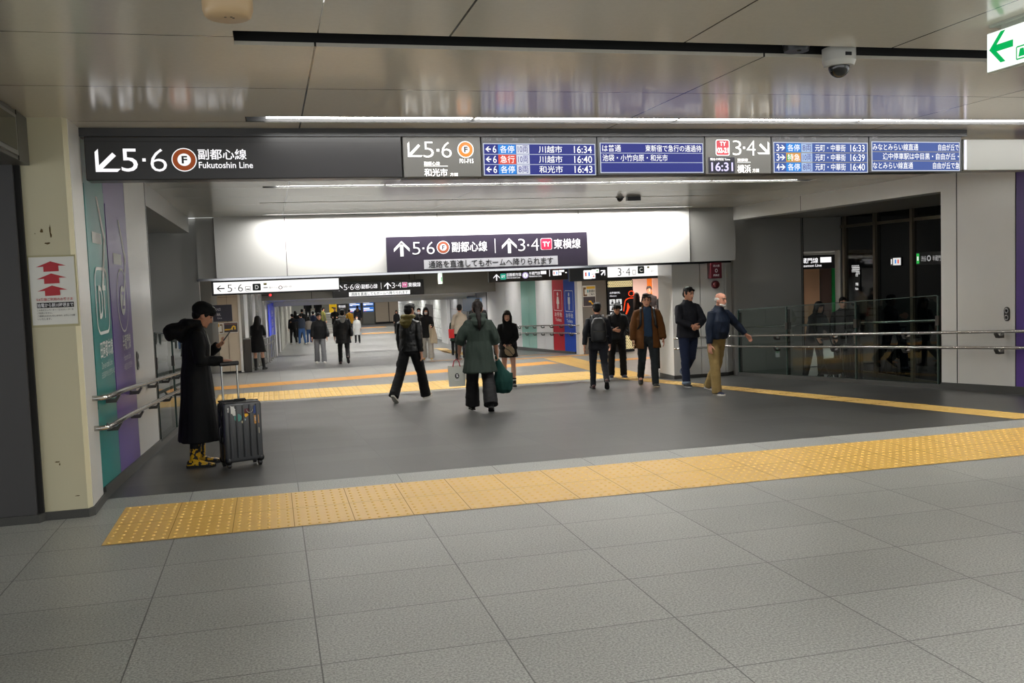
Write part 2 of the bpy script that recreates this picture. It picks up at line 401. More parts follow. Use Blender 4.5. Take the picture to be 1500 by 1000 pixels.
# ---- pillar on the right of the opening
mb = MB()
for pts in ([(8.03,18.17),(8.645,18.17),(8.645,18.9),(8.03,18.9)], [(8.66,18.17),(9.20,18.17),(9.20,18.9),(8.66,18.9)], [(9.21,18.17),(9.25,18.17),(9.43,18.3),(9.43,18.9),(9.21,18.9)]):
    mb.prism(pts, 2, -.55, 1.76)
struct('pillar_right', mb, PANEL)
mb = MB(); mb.prism([(8.04,18.18),(9.41,18.30),(9.41,18.88),(8.04,18.88)], 2, -.56, 1.75); struct('pillar_right', mb, GROOVE)
mb = MB(); mb.prism([(8.02,18.16),(9.25,18.16),(9.44,18.29),(9.44,18.91),(8.02,18.91)], 2, -.75, -.55); struct('baseboard_back', mb, SKIRT)

# ---- cross passage beyond: ceilings, far wall, left block
CEIL2 = mat('far_ceiling', '#a09d94', rough=0.5)
mb = MB(); mb.box(-10, 20, 18.3, 26.5, 1.92, 1.97); mb.box(-2.2, 8.7, 26.5, 36.5, 1.92, 1.97); struct('ceiling', mb, CEIL2)
for (x0, x1, y, lab) in ((-1, 9, 20.2, 'unseen lamp added to light the cross passage nearest the white wall'), (-1, 9, 24.6, 'unseen lamp added to light the cross passage before the second ramp'), (10.5, 17, 22.0, 'unseen lamp added to light the cross passage on the ticket gate side'), (0.2, 8.2, 29.5, 'unseen lamp added to light the upper end of the second ramp'), (0.2, 8.2, 33.5, 'unseen lamp added to light the lower end of the second ramp')):
    line_lamp(x0, x1, y, y+.16, 1.92-.09, lab, TUBE_LOW)  # unseen lamps added to light the cross passage and second ramp
FWALL = mat('far_wall_white', '#c6c5c4', rough=0.4, noise_amt=0.03, noise_scale=2)
BEIGE = mat('beige_wall', '#b9aa95', rough=0.5)
TAUPE = mat('taupe_wall', '#6d675f', rough=0.55)
mb = MB(); mb.box(8.74, 9.5, 26.2, 26.4, -.72, 1.93); struct('wall_far_right', mb, TAUPE)
mb = MB(); mb.box(8.6, 8.74, 26.14, 26.4, -.72, 1.93); struct('trim_7', mb, PANEL)
mb = MB(); mb.box(9.5, 10.36, 26.3, 26.4, -.72, 1.93); mb.box(11.75, 20, 26.2, 26.4, -.72, 1.93); mb.box(10.36, 11.75, 26.2, 26.4, 1.6, 1.93); struct('wall_far_right', mb, TAUPE)
# colour panels far right, seen through the gap in the side passage
for (a, b, c) in ((15.9, 16.48, '#c59a78'), (16.52, 16.9, '#5a463e'), (16.92, 17.5, '#0f9c48')):
    mb = MB(); mb.box(a, b, 26.17, 26.2, -.72, 1.9); struct('wall_far_right', mb, mat('panel_'+c, c, rough=0.4))
# warm passage behind the opening
PINK = mat('pink_white_wall', '#f0dfd8', rough=0.5)
mb = MB(); mb.box(9.6, 14, 30.5, 30.7, -.72, 1.93); mb.box(9.6, 9.7, 26.4, 30.5, -.72, 1.93); mb.box(13.4, 13.5, 26.4, 30.5, -.72, 1.93); struct('wall_far_room', mb, PINK)
mb = MB(); mb.box(9.6, 14, 26.4, 30.7, 1.9, 1.95); struct('ceiling', mb, PINK)
ORANGE = mat('orange_stripe', '#f08a1e', rough=0.5)
mb = MB(); mb.box(12.55, 12.72, 30.47, 30.5, -.72, 1.9); struct('trim_8', mb, ORANGE)
mb = MB(); mb.box(12.78, 13.3, 30.46, 30.5, -.7, 1.5); struct('door_1', mb, mat('pink_door', '#dcbfb4', rough=0.4))
line_lamp(9.9, 13.2, 28.2, 28.4, 1.80, 'warm lit slot in the ceiling of the pink passage', mat('lamp_tube_warm', (0.9,0.9,0.9), emit=(1.0,0.80,0.70), es=130.0))
# right wall of the second corridor: blue and red restroom panels, white, teal glass, white
RED = mat('red_vinyl', '#a80c20', rough=0.5, spec=0.2); BLUE = mat('blue_vinyl', '#063fa8', rough=0.5, spec=0.2)
TGLASS = mat('teal_glass', '#7fb0a4', rough=0.12, spec=0.7)
def wall_fx(name, y0, y1, m, x0=8.6, x1=8.8, z1=1.93):
    return wall_x(name, x0, x1, y0, y1, z1, m, 0.06)
wall_fx('wall_far_side', 26.4, 27.50, BLUE); wall_fx('wall_far_side', 27.50, 28.68, RED)
for a, b in ((28.70, 29.65), (29.66, 30.62), (32.56, 33.7), (33.71, 34.9), (34.91, 36.1), (36.11, 38.0)): wall_fx('wall_far_side', a, b, FWALL)
wall_fx('window_2', 30.63, 31.58, TGLASS); wall_fx('window_2', 31.6, 32.55, TGLASS)
wall_fx('wall_far_side', 26.45, 37.9, GROOVE, 8.605, 8.79)
skirt_x('baseboard_far', 8.585, 8.8, 26.5, 37.2, 0.06)
# farther part of that wall: glazed display, white post, map wall
wall_fx('wall_far_side', 38.0, 46.3, mat('grey_shutter', '#77777a', rough=0.35), z1=1.0)
mb = MB()
for k in range(5): mb.box(8.585, 8.6, 38.0+k*2.05, 38.06+k*2.05, -1.4, 1.0)
for z in (-1.0, -.45, .1): mb.box(8.585, 8.6, 38.0, 46.3, z, z+.03)
struct('window_3_frame', mb, STEEL_D)
mb = MB(); mb.box(8.57, 8.6, 39, 43, .1, .75); struct('window_3', mb, mat('display_blue_glass', '#5b7fa8', rough=0.2))
mb = MB(); mb.box(8.45, 8.8, 46.4, 48.2, -1.7, 1.0); struct('trim_9', mb, FWALL)
wall_fx('wall_far_side', 48.2, 66, tiles('map_wall', '#c9cac8', '#b4b8b4', '#8d938f', 0.9, 0.5, 0, 0, 0.02, rough=0.5, speck=0.25, speck_scale=6, axes='yz'), z1=1.0)
mb = MB(); mb.box(8.57, 8.6, 51.5, 54, -1.6, .2); struct('door_2', mb, STEEL_D)
# beams that step the ceiling down
mb = MB(); mb.box(-1.5, 8.7, 36.4, 36.9, 1.04, 1.93); struct('wall_beam', mb, mat('beam_grey', '#8e8a82', rough=0.5))
mb = MB(); mb.box(1.5, 1.52, 36.39, 36.41, 1.04, 1.9); mb.box(5.2, 5.22, 36.39, 36.41, 1.04, 1.9); struct('trim_10', mb, GROOVE)
mb = MB(); mb.add([(-1.5,36.9,1.06),(8.7,36.9,1.06),(8.7,42,.86),(-1.5,42,.86)], [(0,1,2,3)]); struct('ceiling', mb, WHITE)
mb = MB(); mb.box(-1.5, 8.7, 42.0, 42.4, .68, .95); struct('wall_beam', mb, WHITE)
mb = MB(); mb.box(-2, 14, 42.4, 76, .88, .93); struct('ceiling', mb, CEIL2)
line_lamp(0.5, 8.2, 38.4, 38.6, .87, 'lamp added to light the stepped ceiling before the far hall', TUBE_LOW)  # lamp added so the sloping ceiling reads as lit
for y in (45, 50, 55, 60, 66): line_lamp(1.5, 8.4, y, y+.2, .785, 'unseen lamp added to light the far hall, hidden behind the lowest beam', TUBE_LOW)  # hidden lamps added to brighten the far hall
# left wall of the second corridor (slightly splayed) and the beige block before it
def splay(y): return -.82+.060*(y-26.9)
def wall_splay(name, y0, y1, m, off=0.0, z1=1.93, zoff=-.05):
    mb = MB(); xa, xb = splay(y0)+off, splay(y1)+off; a, b = fz(y0)+zoff, fz(y1)+zoff
    mb.add([(xa-.25,y0,a),(xa,y0,a),(xb,y1,b),(xb-.25,y1,b),(xa-.25,y0,z1),(xa,y0,z1),(xb,y1,z1),(xb-.25,y1,z1)],
           [(0,3,2,1),(4,5,6,7),(0,1,5,4),(1,2,6,5),(2,3,7,6),(3,0,4,7)])
    return struct(name, mb, m)
PALEGL = mat('pale_glazing', '#a9b0b0', rough=0.15, spec=0.6)
for k in range(14):
    y0 = 27.0+k*1.5; wall_splay('window_4', y0, y0+1.46, (PALEGL, FWALL)[k % 2], -.05 if k % 2 else -.25)
for k in range(15): wall_splay('window_4_frame', 27.0+k*1.5-.05, 27.0+k*1.5+.03, STEEL, -.03)
wall_splay('wall_far_left', 48.0, 62, mat('ad_wall', '#9a988f', rough=.5, noise_amt=.4, noise_scale=1.2), 0)
mb = MB(); mb.prism([(-1.86,26.9),(-.83,26.9),(-.83,27.6),(-2.5,27.6),(-2.5,27.3)], 2, -.72, 1.93); struct('pillar_far_left', mb, BEIGE)
mb = MB(); mb.prism([(-6,27.3),(-1.9,27.3),(-1.9,27.5),(-6,27.5)], 2, -.72, 1.93); struct('wall_far_left', mb, BEIGE)
mb = MB(); mb.prism([(-1.55,26.86),(-1.40,26.86),(-1.40,26.9),(-1.86,26.9)], 2, -.72, 1.93); struct('trim_11', mb, STEEL)
mb = MB(); mb.box(-.86, -.80, 26.87, 26.93, -.72, 1.93); struct('trim_12', mb, PANEL)
mb = MB(); mb.box(-1.38, -.87, 26.885, 26.9, 1.34, 1.345); mb.box(-1.155, -1.15, 26.885, 26.9, -.7, 1.9); mb.box(-1.55, -.86, 26.88, 26.9, -.72, -.68); struct('trim_13', mb, GROOVE)
# far end of the hall
mb = MB(); mb.box(7.65, 14, 72, 72.3, -1.65, .93); struct('wall_end', mb, BEIGE)
mb = MB(); mb.box(8.64, 8.68, 71.98, 72, -1.65, .9); mb.box(7.6, 14, 71.98, 72, -1.65, -1.5); struct('trim_14', mb, GROOVE)
mb = MB(); mb.box(5.5, 7.65, 72.2, 72.4, -1.65, .93); struct('wall_end', mb, PANEL_D)
mb = MB(); mb.box(1.0, 5.5, 74, 74.2, -1.65, .93); struct('wall_end', mb, mat('stair_backdrop', '#a9aaa2', rough=0.6))
mb = MB()
for k in range(8): mb.box(1.7, 3.9, 62+k*.35, 66, -1.65+k*.15, -1.5+k*.15)
tag(mb.build('staircase', PANEL_G), 'short flight of grey stairs at the far end of the hall', 'stairs')
# closing walls so the passages end
mb = MB(); mb.box(-10.2, -10, 18.3, 27.5, -.72, 1.97); mb.box(20, 20.2, 18.3, 31, -.72, 1.97); struct('wall_end', mb, TAUPE)
mb = MB(); mb.box(12.4, 20, 18.2, 18.3, -.72, 1.97); mb.box(-10, -5.9, 18.2, 18.3, -.72, 1.97); struct('wall_back', mb, TAUPE)

# ---- tactile paving
YEL = mat('tactile_yellow', '#cfa654', rough=0.33, noise_amt=0.08, noise_scale=3)
YEL2 = mat('tactile_orange', '#d9983a', rough=0.5, noise_amt=0.08, noise_scale=3)
TJ = mat('tactile_joint', '#8a6a28', rough=0.8)
def tactile(name, x0, x1, y0, y1, pitx, pity, kind, label, m=YEL, rz=0.0, zf=fz, pivot=None, bars_along='y'):
    """raised dots ('dots') or bars ('bars') on square slabs; follows the floor slope"""
    mb = MB(); nx = max(1, round((x1-x0)/pitx)); ny = max(1, round((y1-y0)/pity)); dx, dy = (x1-x0)/nx, (y1-y0)/ny
    g = .0025
    px, py = pivot or ((x0+x1)/2, (y0+y1)/2); c, s = math.cos(rz), math.sin(rz)
    def T(x, y, h):
        X = px+(x-px)*c-(y-py)*s; Y = py+(x-px)*s+(y-py)*c
        return (X, Y, zf(Y)+h)
    mb.add([T(x0,y0,.0015),T(x1,y0,.0015),T(x1,y1,.0015),T(x0,y1,.0015)], [(0,1,2,3)], 1)
    for i in range(nx):
        for j in range(ny):
            a, b, e, f = x0+i*dx+g, x0+(i+1)*dx-g, y0+j*dy+g, y0+(j+1)*dy-g
            mb.add([T(a,e,.003),T(b,e,.003),T(b,f,.003),T(a,f,.003)], [(0,1,2,3)], 0)
            if kind == 'dots':
                for p in range(6):
                    for q in range(6):
                        cx, cy = a+(p+.5)*(b-a)/6, e+(q+.5)*(f-e)/6
                        vs = [T(cx+.013*math.cos(k*PI/4), cy+.016*math.sin(k*PI/4), .003) for k in range(8)]+[T(cx+.007*math.cos(k*PI/4), cy+.009*math.sin(k*PI/4), .0085) for k in range(8)]
                        mb.add(vs, [(k,(k+1)%8,8+(k+1)%8,8+k) for k in range(8)]+[tuple(range(8,16))], 2)
            elif kind == 'bars':
                for p in range(4):
                    if bars_along == 'y':
                        cx = a+(p+.5)*(b-a)/4; w = (b-a)*.11
                        vs = [T(cx-w,e+.02,.003),T(cx+w,e+.02,.003),T(cx+w,f-.02,.003),T(cx-w,f-.02,.003),T(cx-w*.6,e+.03,.0085),T(cx+w*.6,e+.03,.0085),T(cx+w*.6,f-.03,.0085),T(cx-w*.6,f-.03,.0085)]
                    else:
                        cy = e+(p+.5)*(f-e)/4; w = (f-e)*.11
                        vs = [T(a+.02,cy-w,.003),T(b-.02,cy-w,.003),T(b-.02,cy+w,.003),T(a+.02,cy+w,.003),T(a+.03,cy-w*.6,.0085),T(b-.03,cy-w*.6,.0085),T(b-.03,cy+w*.6,.0085),T(a+.03,cy+w*.6,.0085)]
                    mb.add(vs, [(4,5,6,7),(0,1,5,4),(1,2,6,5),(2,3,7,6),(3,0,4,7)], 2)
    top = mat('tactile_dot', '#d6b062', rough=0.48)
    o = mb.build(name, [m, TJ, top]); tag(o, label, 'tactile paving', 'yellow tactile paving strips', 'thing')
    return o
tactile('tactile_strip', -1.145, -1.145+.4085*27, 6.53, 7.62, .4085, .545, 'dots', 'wide dotted yellow tactile strip across the near grey floor')
tactile('tactile_strip', 7.30, 7.72, 8.05, 19.6, .42, .6, 'bars', 'single narrow yellow tactile strip running down the ramp by the right glass')
tactile('tactile_strip', -1.2, 7.25, 19.75, 21.45, .42, .85, 'bars', 'broad ribbed yellow tactile strip across the foot of the ramp')
tactile('tactile_strip', -2.2, 7.3, 23.1, 23.9, .8, .8, 'plain', 'thin plain orange floor strip across the cross passage', YEL2, rz=.16)
tactile('tactile_strip', 7.35, 8.15, 19.7, 25.6, .4, .55, 'dots', 'yellow tactile strip leading toward the blue and red restroom panels')
tactile('tactile_strip', 6.4, 9.3, 25.75, 26.05, .4, .3, 'plain', 'short orange strip by the foot of the taupe poster wall', YEL2)
tactile('tactile_strip', 8.3, 14, 23.6, 24.1, .5, .5, 'plain', 'orange strip running toward the pink lit passage', YEL2)
tactile('tactile_strip', 4.4, 8.2, 27.2, 27.45, .4, .25, 'plain', 'faint orange strip at the top of the second ramp by the restroom panels', YEL2)
tactile('tactile_strip', 6.2, 6.6, 29.0, 39.0, .4, .5, 'bars', 'yellow strip along the second ramp beside the white wall', rz=-.03)
tactile('tactile_strip', 5.6, 7.8, 66.5, 67.5, .5, .5, 'plain', 'upper of two short orange floor bars before the far screens', YEL2)
tactile('tactile_strip', 5.4, 7.7, 59.0, 60.2, .5, .6, 'plain', 'lower of two short orange floor bars before the far screens', YEL2)

# ================================================================== SIGNS
_T = {}
def text_geo(body, weight=0.0):
    key = (body, weight)
    if key not in _T:
        c = bpy.data.curves.new('glyphs', 'FONT'); c.body = body; c.size = 1; c.offset = weight; c.resolution_u = 3
        o = bpy.data.objects.new('glyphs', c); COL.objects.link(o)
        dg = bpy.context.evaluated_depsgraph_get(); me = bpy.data.meshes.new_from_object(o.evaluated_get(dg))
        v = np.array([q.co[:2] for q in me.vertices]); f = [tuple(p.vertices) for p in me.polygons]
        bpy.data.objects.remove(o); bpy.data.curves.remove(c); bpy.data.meshes.remove(me)
        _T[key] = (v, f)
    return _T[key]

LIT = glow('lettering_lit', (1.0, 0.98, 1.0), 1.05)
LIT_SOFT = glow('lettering_lit_soft', (0.93, 0.92, 0.9), 0.8)
WHITE_P = mat('white_print', '#e6e6e2', rough=0.5)
BLACK_P = mat('black_print', '#15141a', rough=0.5)
BROWN = glow('line_ring_brown', lin('#9a4a24'), 0.85)
RINGW = glow('ring_white', (1, 1, 1), 1.0)
INK = mat('ink_black', '#101014', rough=0.6)
SIGN_BK = mat('sign_black', '#201f20', rough=0.28, spec=0.5)
SIGN_GR = mat('sign_grey', '#4f4e4b', rough=0.4, metal=0.2)

class Sign:
    """a flat board: local x right, z up, front toward -y. px = (x0,y0,x1,y1,slope) is the artwork frame used to lay out its marks."""
    def __init__(s, name, label, cat, c, w, h, d, px, body, rz=0.0, group=None, bodyname='housing'):
        s.o = empty(name, c, rz); tag(s.o, label, cat, group)
        s.w, s.h, s.d, s.px = w, h, d, px; s.p = {}; s.lay = {}
        mb = MB(); mb.box(-w/2, w/2, -d/2, d/2, -h/2, h/2, b=min(.008, d/4)); mb.build(bodyname, body, s.o)
    def U(s, x, y):
        x0, y0, x1, y1, k = s.px
        return ((x-x0)/(x1-x0)-.5)*s.w, (.5-((y-k*(x-x0))-y0)/(y1-y0))*s.h
    def get(s, part, m, lay):
        key = (part, m.name)
        if key not in s.p: s.p[key] = (MB(), m, lay)
        return s.p[key][0], -s.d/2-.0015*(1+lay)
    def poly(s, part, m, pts, lay=1, raw=False):
        mb, y = s.get(part, m, lay); q = pts if raw else [s.U(*p) for p in pts]
        mb.add([(a, y, b) for a, b in q], [tuple(range(len(q)))]); return s
    def rect(s, part, m, x0, y0, x1, y1, lay=1):
        s.k = getattr(s, 'k', 0)+1; mb = MB(); s.p[(part, m.name, s.k)] = (mb, m, lay); y = -s.d/2-.0015*(1+lay)
        mb.add([(a, y, b) for a, b in [s.U(*p) for p in [(x0,y1),(x1,y1),(x1,y0),(x0,y0)]]], [(0,1,2,3)]); return s
    def plate(s, part, m, x0, y0, x1, y1, t=.006):
        a, b = s.U(x0, y1); c, d = s.U(x1, y0); mb = MB(); mb.box(a, c, -s.d/2-t, -s.d/2, b, d); mb.build(part, m, s.o); return s
    def text(s, part, m, body, x0, y0, x1, y1, lay=3, wt=0.012):
        v, f = text_geo(body, wt)
        lo, hi = v.min(0), v.max(0); mb, y = s.get(part, m, lay)
        q = (v-lo)/np.maximum(hi-lo, 1e-6); X = x0+q[:,0]*(x1-x0); Y = y1+q[:,1]*(y0-y1)
        pts = [s.U(a, b) for a, b in zip(X, Y)]
        mb.add([(a, y, b) for a, b in pts], f); return s
    def disc(s, part, m, cx, cy, r, lay=2, n=28, r0=None, ry=None):
        ry = ry or r; P = lambda R, k: s.U(cx+R*math.cos(2*PI*k/n), cy-R*ry/r*math.sin(2*PI*k/n))
        mb, y = s.get(part, m, lay)
        if r0 is None: mb.add([(a, y, b) for a, b in [P(r, k) for k in range(n)]], [tuple(range(n))])
        else:
            vs = [P(r0, k) for k in range(n)]+[P(r, k) for k in range(n)]
            mb.add([(a, y, b) for a, b in vs], [(k, n+k, n+(k+1)%n, (k+1)%n) for k in range(n)])
        return s
    def rrect(s, part, m, x0, y0, x1, y1, r, lay=2, wd=None):
        def ring(i):
            pts = []; rr = max(r-i, .01)
            for cx, cy, a0 in ((x1-r, y0+r, 0), (x0+r, y0+r, 90), (x0+r, y1-r, 180), (x1-r, y1-r, 270)):
                for k in range(6):
                    a = math.radians(a0+18*k); pts.append(s.U(cx+rr*math.cos(a), cy-rr*math.sin(a)))
            return pts
        if wd is None: return s.poly(part, m, ring(0), lay, raw=True)
        mb, y = s.get(part, m, lay); A, B = ring(wd), ring(0); n = len(A)
        mb.add([(a, y, b) for a, b in A+B], [(k, n+k, n+(k+1)%n, (k+1)%n) for k in range(n)]); return s
    def arrow(s, part, m, cx, cy, L, ang, w, hd=0.52, lay=2, sx=1.0):
        """open-headed arrow pointing along ang (deg, 0 = right, 90 = up), length L"""
        a = math.radians(ang); ux, uy = math.cos(a), math.sin(a)
        def P(f, r): return (cx+(ux*f-uy*r)*sx, cy-(uy*f+ux*r))
        h = L/2; H = L*hd; k = w*.72
        s.poly(part, m, [P(-h, -w/2), P(h-k, -w/2), P(h-k, w/2), P(-h, w/2)], lay)
        for sg in (1, -1):
            pts = [P(h, 0), P(h-H, sg*H), P(h-H-k*1.35, sg*(H-.0)), P(h-k*1.4, 0)]
            s.poly(part, m, pts if sg < 0 else pts[::-1], lay)
        return s
    def done(s):
        for key, (mb, m, lay) in s.p.items(): mb.build(key[0], m, s.o)
        return s.o

def fline(s, cx, cy, r, lay=2, ring=None):
    """round metro line symbol with the letter F"""
    s.disc('line_symbol', RINGW, cx, cy, r, lay); s.disc('line_symbol', ring or BROWN, cx, cy, r*.92, lay+1); s.disc('line_symbol', RINGW, cx, cy, r*.53, lay+2)
    s.text('line_symbol', INK, 'F', cx-r*.2, cy-r*.32, cx+r*.24, cy+r*.32, lay+3, .03)

# --- the long dark sign at the left end of the hanging row
SY = 7.88
row_x = lambda x: float(np.interp(x, (122,590,705,875,1033,1130,1273,1409,1412), (-1.32,1.12,1.783,2.814,3.832,4.489,5.503,6.523,6.546)))
s = Sign('hanging_sign', 'long dark hanging sign with a lit 5·6 and Fukutoshin Line lettering', 'sign', (-.10, SY+.1, 2.655), 2.42, .335, .2, (452,178,2184,425,-.008), SIGN_BK)
s.arrow('arrow', LIT, 553, 327, 140, 225, 26, .56)
s.text('lettering', LIT, '5', 637,246,722,375, wt=.0).rect('lettering', LIT, 746,300,764,318).text('lettering', LIT, '6', 788,246,874,375, wt=-.012)
fline(s, 966, 308, 67)
s.text('lettering', LIT, '副都心線', 1040,246,1303,307, wt=.014).text('lettering', LIT, 'Fukutoshin Line', 1042,320,1335,356, wt=.012)
s.rect('seam', mat('sign_seam', '#0c0c0c', rough=.5), 452,204,2184,207,0)
s.done()
mb = MB(); mb.box(-1.36, 6.6, SY+.02, SY+.18, 2.825, 2.888); tag(mb.build('sign_rail', SIGN_BK), 'black ceiling rail carrying the hanging row of signs and boards', 'rail')
# --- grey direction panel 5·6
def row_sign(name, label, cat, xa, xb, crop, m, bodyname='housing', z0=2.485, z1=2.82, d=.2):
    a, b = row_x(xa), row_x(xb)
    return Sign(name, label, cat, ((a+b)/2, SY+.1, (z0+z1)/2), b-a-.006, z1-z0, d, crop, m, bodyname=bodyname)
WH = mat('sign_white_unlit', '#efeeea', rough=.45, emit=(1,1,.98), es=.35)  # white print given a faint glow of its own
GD = mat('gold_ring', '#9a5a14', rough=.35, metal=.2, emit=lin('#c07818'), es=.3)
s = row_sign('direction_panel', 'grey direction panel with 5·6 and an orange ringed F, left of the blue boards', 'sign', 590, 705, (92,62,452,245,-.01), SIGN_GR)
s.arrow('arrow', WH, 140, 126, 76, 225, 12, .56)
s.text('lettering', WH, '5', 185,84,232,155, wt=-.012).rect('lettering', WH, 246,116,258,128).text('lettering', WH, '6', 268,84,315,155, wt=-.012)
s.disc('line_symbol', WH, 380,118,38).disc('line_symbol', GD, 380,118,34,3).disc('line_symbol', RINGW, 380,118,19,4).text('line_symbol', INK, 'F', 373,106,389,130, 5, .03)
s.text('lettering', WH, 'F01-F15', 350,160,415,180, wt=.014).text('lettering', WH, '副都心線', 185,173,258,190, wt=.010).rect('lettering', WH, 185,192,295,194)
s.text('lettering', WH, '和光市', 185,204,292,240, wt=.014).text('lettering', WH, '方面', 303,223,340,239, wt=.010)
s.done()
# --- LED departure boards
BD = mat('board_frame', '#2a2b2e', rough=.35)
SCRB = glow('screen_white_border', lin('#cfd6e6'), .95); SCR1 = glow('screen_navy', lin('#16268c'), .85); SCR2 = glow('screen_blue', lin('#3d5aa6'), .9)
C_BLUE = glow('cell_blue', lin('#1f86e0'), 1.0); C_RED = glow('cell_red', lin('#e2452f'), 1.0); C_WHT = glow('cell_white', lin('#d9dce6'), 1.0); C_ORG = glow('cell_orange', lin('#e09a3c'), 1.0)
C_GRN = glow('cell_green', lin('#2fae4a'), 1.0); C_LB = glow('cell_light_blue', lin('#a9c2e4'), 1.0); DIM = mat('dim_print', '#77777a', rough=.5); LEDK = glow('led_text', (1, 1, 1), 1.15); DKT = mat('dark_text', '#30306a', rough=.5)
ROWLN = glow('row_line', lin('#b9b28f'), .8)
def board(label, xa, xb, crop, disp, rows, scr, head, k):
    s = row_sign('departure_board', label, 'display board', xa, xb, crop, BD); s.o['group'] = 'departure boards in the hanging row'
    x0, y0, x1, y1 = disp
    s.rect('screen', SCRB, x0, y0, x1, y1, 0); b = 4; s.rect('screen', scr, x0+b, y0+b, x1-b, y1-b, 1)
    hrow = (y1-y0-2*b)/3
    for i in (1, 2): s.rect('screen', ROWLN if k else SCRB, x0+b, y0+b+hrow*i-1, x1-b, y0+b+hrow*i+1.5, 2)
    if head:
        for t, a, c in head: s.text('heading', DIM, t, a, y0-24, c, y0-11, 1, .0)
    for i, row in enumerate(rows):
        ya, yb = y0+b+hrow*i+2, y0+b+hrow*(i+1)-2; my = (ya+yb)/2
        for it in row:
            if it[0] == 'cell': s.rect('type_cell', it[1], it[2], ya, it[3], yb, 2)
            elif it[0] == 'arr': s.arrow('lettering', LEDK, it[1], my, 24, it[2], 6, .5)
            elif it[0] == 'g': s.rect('screen', it[1], it[2], ya+6, it[3], yb-6, 3)
            else: s.text('lettering', it[4] if len(it) > 4 else LEDK, it[1], it[2], my-hrow*.36, it[3], my+hrow*.36, 4, .006)
    s.done()
rw = lambda n, ty, tc, cars, dst, tm: [('arr',484,180),('t',n,504,520),('cell',tc,528,607),('t',ty,536,600),('cell',C_WHT,609,668),('t',cars,616,661,DKT),('t',dst,710,818),('t',tm,872,955)]
board('navy departure board reading 16:34, 16:40 and 16:43 with a red cell', 705, 875, (455,60,980,242,-.008), (462,90,972,236),
      [rw('6','各停',C_BLUE,'10両','川越市','16:34'), rw('6','急行',C_RED,'10両','川越市','16:40'), rw('6','各停',C_BLUE,'8両','和光市','16:43')], SCR1,
      [('のりば',462,500),('種別',520,545),('両数',594,620),('行先',668,695),('発車時刻',862,910)], 0)
board('deep blue message board with two lines of white text and an empty third line', 875, 1033, (980,60,1478,242,-.008), (990,88,1470,230),
      [[('t','は普通',1000,1085),('t','東新宿で急行の通過待',1197,1460)], [('t','池袋・小竹向原・和光市',1000,1300)], []], SCR1, [('接続',1000,1030)], 0)
s = row_sign('direction_panel', 'grey direction panel with 3·4, a red TY box and a 16:31 clock', 'sign', 1033, 1130, (40,62,342,227,-.01), SIGN_GR)
TYR = mat('ty_red', '#8f0f22', rough=.4, emit=lin('#c01a34'), es=.3)
s.rrect('line_symbol', WH, 86,75,149,145,9).rrect('line_symbol', TYR, 89,78,146,142,8,3).text('line_symbol', WH, 'TY', 104,84,133,102,4,.02).text('line_symbol', WH, '02-21', 92,110,143,134,4,.03)
s.text('lettering', WH, '3', 163,78,203,143, wt=-.012).rect('lettering', WH, 211,105,221,115).text('lettering', WH, '4', 227,78,268,143, wt=-.012)
s.arrow('arrow', WH, 311, 116, 62, -45, 11, .56)
s.rect('clock_face', mat('clock_black', '#151420', rough=.3), 52,152,172,220).text('clock_face', WH, '現在の時刻 Time', 60,155,150,167,2,.0)
s.text('clock_digits', glow('clock_lilac', lin('#d7cfff'), 1.3), '16:31', 64,174,163,213, 3,.02)
s.text('lettering', WH, '東横線', 183,157,232,170, wt=.010).rect('lettering', WH, 183,172,245,174).text('lettering', WH, '横浜', 183,185,245,221, wt=.014).text('lettering', WH, '方面', 252,201,283,218, wt=.010)
s.done()
rr = lambda n, ty, tc, cars, dst, tm: [('t',n,364,377),('arr',392,0),('cell',tc,408,474),('t',ty,414,469),('cell',C_LB,476,526),('t',cars,482,521,DKT),('t',dst,538,678),('t',tm,700,767)]
row2 = rr('3','特急',C_ORG,'10両','元町・中華街','16:39'); row2.insert(3, ('g',C_GRN,411,430))
board('pale blue departure board reading 16:33, 16:39 and 16:40 with an orange cell', 1130, 1273, (345,62,788,222,-.01), (352,85,783,218),
      [rr('3','各停',C_BLUE,'8両','元町・中華街','16:33'), row2, rr('4','各停',C_BLUE,'8両','元町・中華街','16:40')], SCR2,
      [('のりば',352,388),('種別',402,425),('両数',465,490),('行先',524,545),('発車時刻',694,735)], 1)
board('pale blue message board with three lines of white text, rightmost of the boards', 1273, 1409, (788,62,1216,220,-.01), (797,83,1207,213),
      [[('t','みなとみらい線直通',802,1010),('t','自由が丘で',1103,1200)], [('t','途中停車駅は中目黒・自由が丘・',847,1200)], [('t','なとみらい線直通',802,985),('t','自由が丘で急',1078,1203)]], SCR2, [('接続',800,825)], 1)
a, b = row_x(1412), row_x(1412)+3.2
s = Sign('blank_panel', 'blank grey panel closing the hanging row at its right end', 'sign', ((a+b)/2, SY+.1, 2.645), b-a, .30, .2, (0,0,1,1,0), mat('panel_pale', '#73736f', rough=.4, metal=.2))
mb = MB(); mb.box(-(b-a)/2+.005, -(b-a)/2+.025, -.106, -.1, -.14, .14); mb.build('edge_strip', mat('edge_lilac', '#d8d4ee', rough=.3, emit=(.8,.78,1), es=.6), s.o)
s.done()

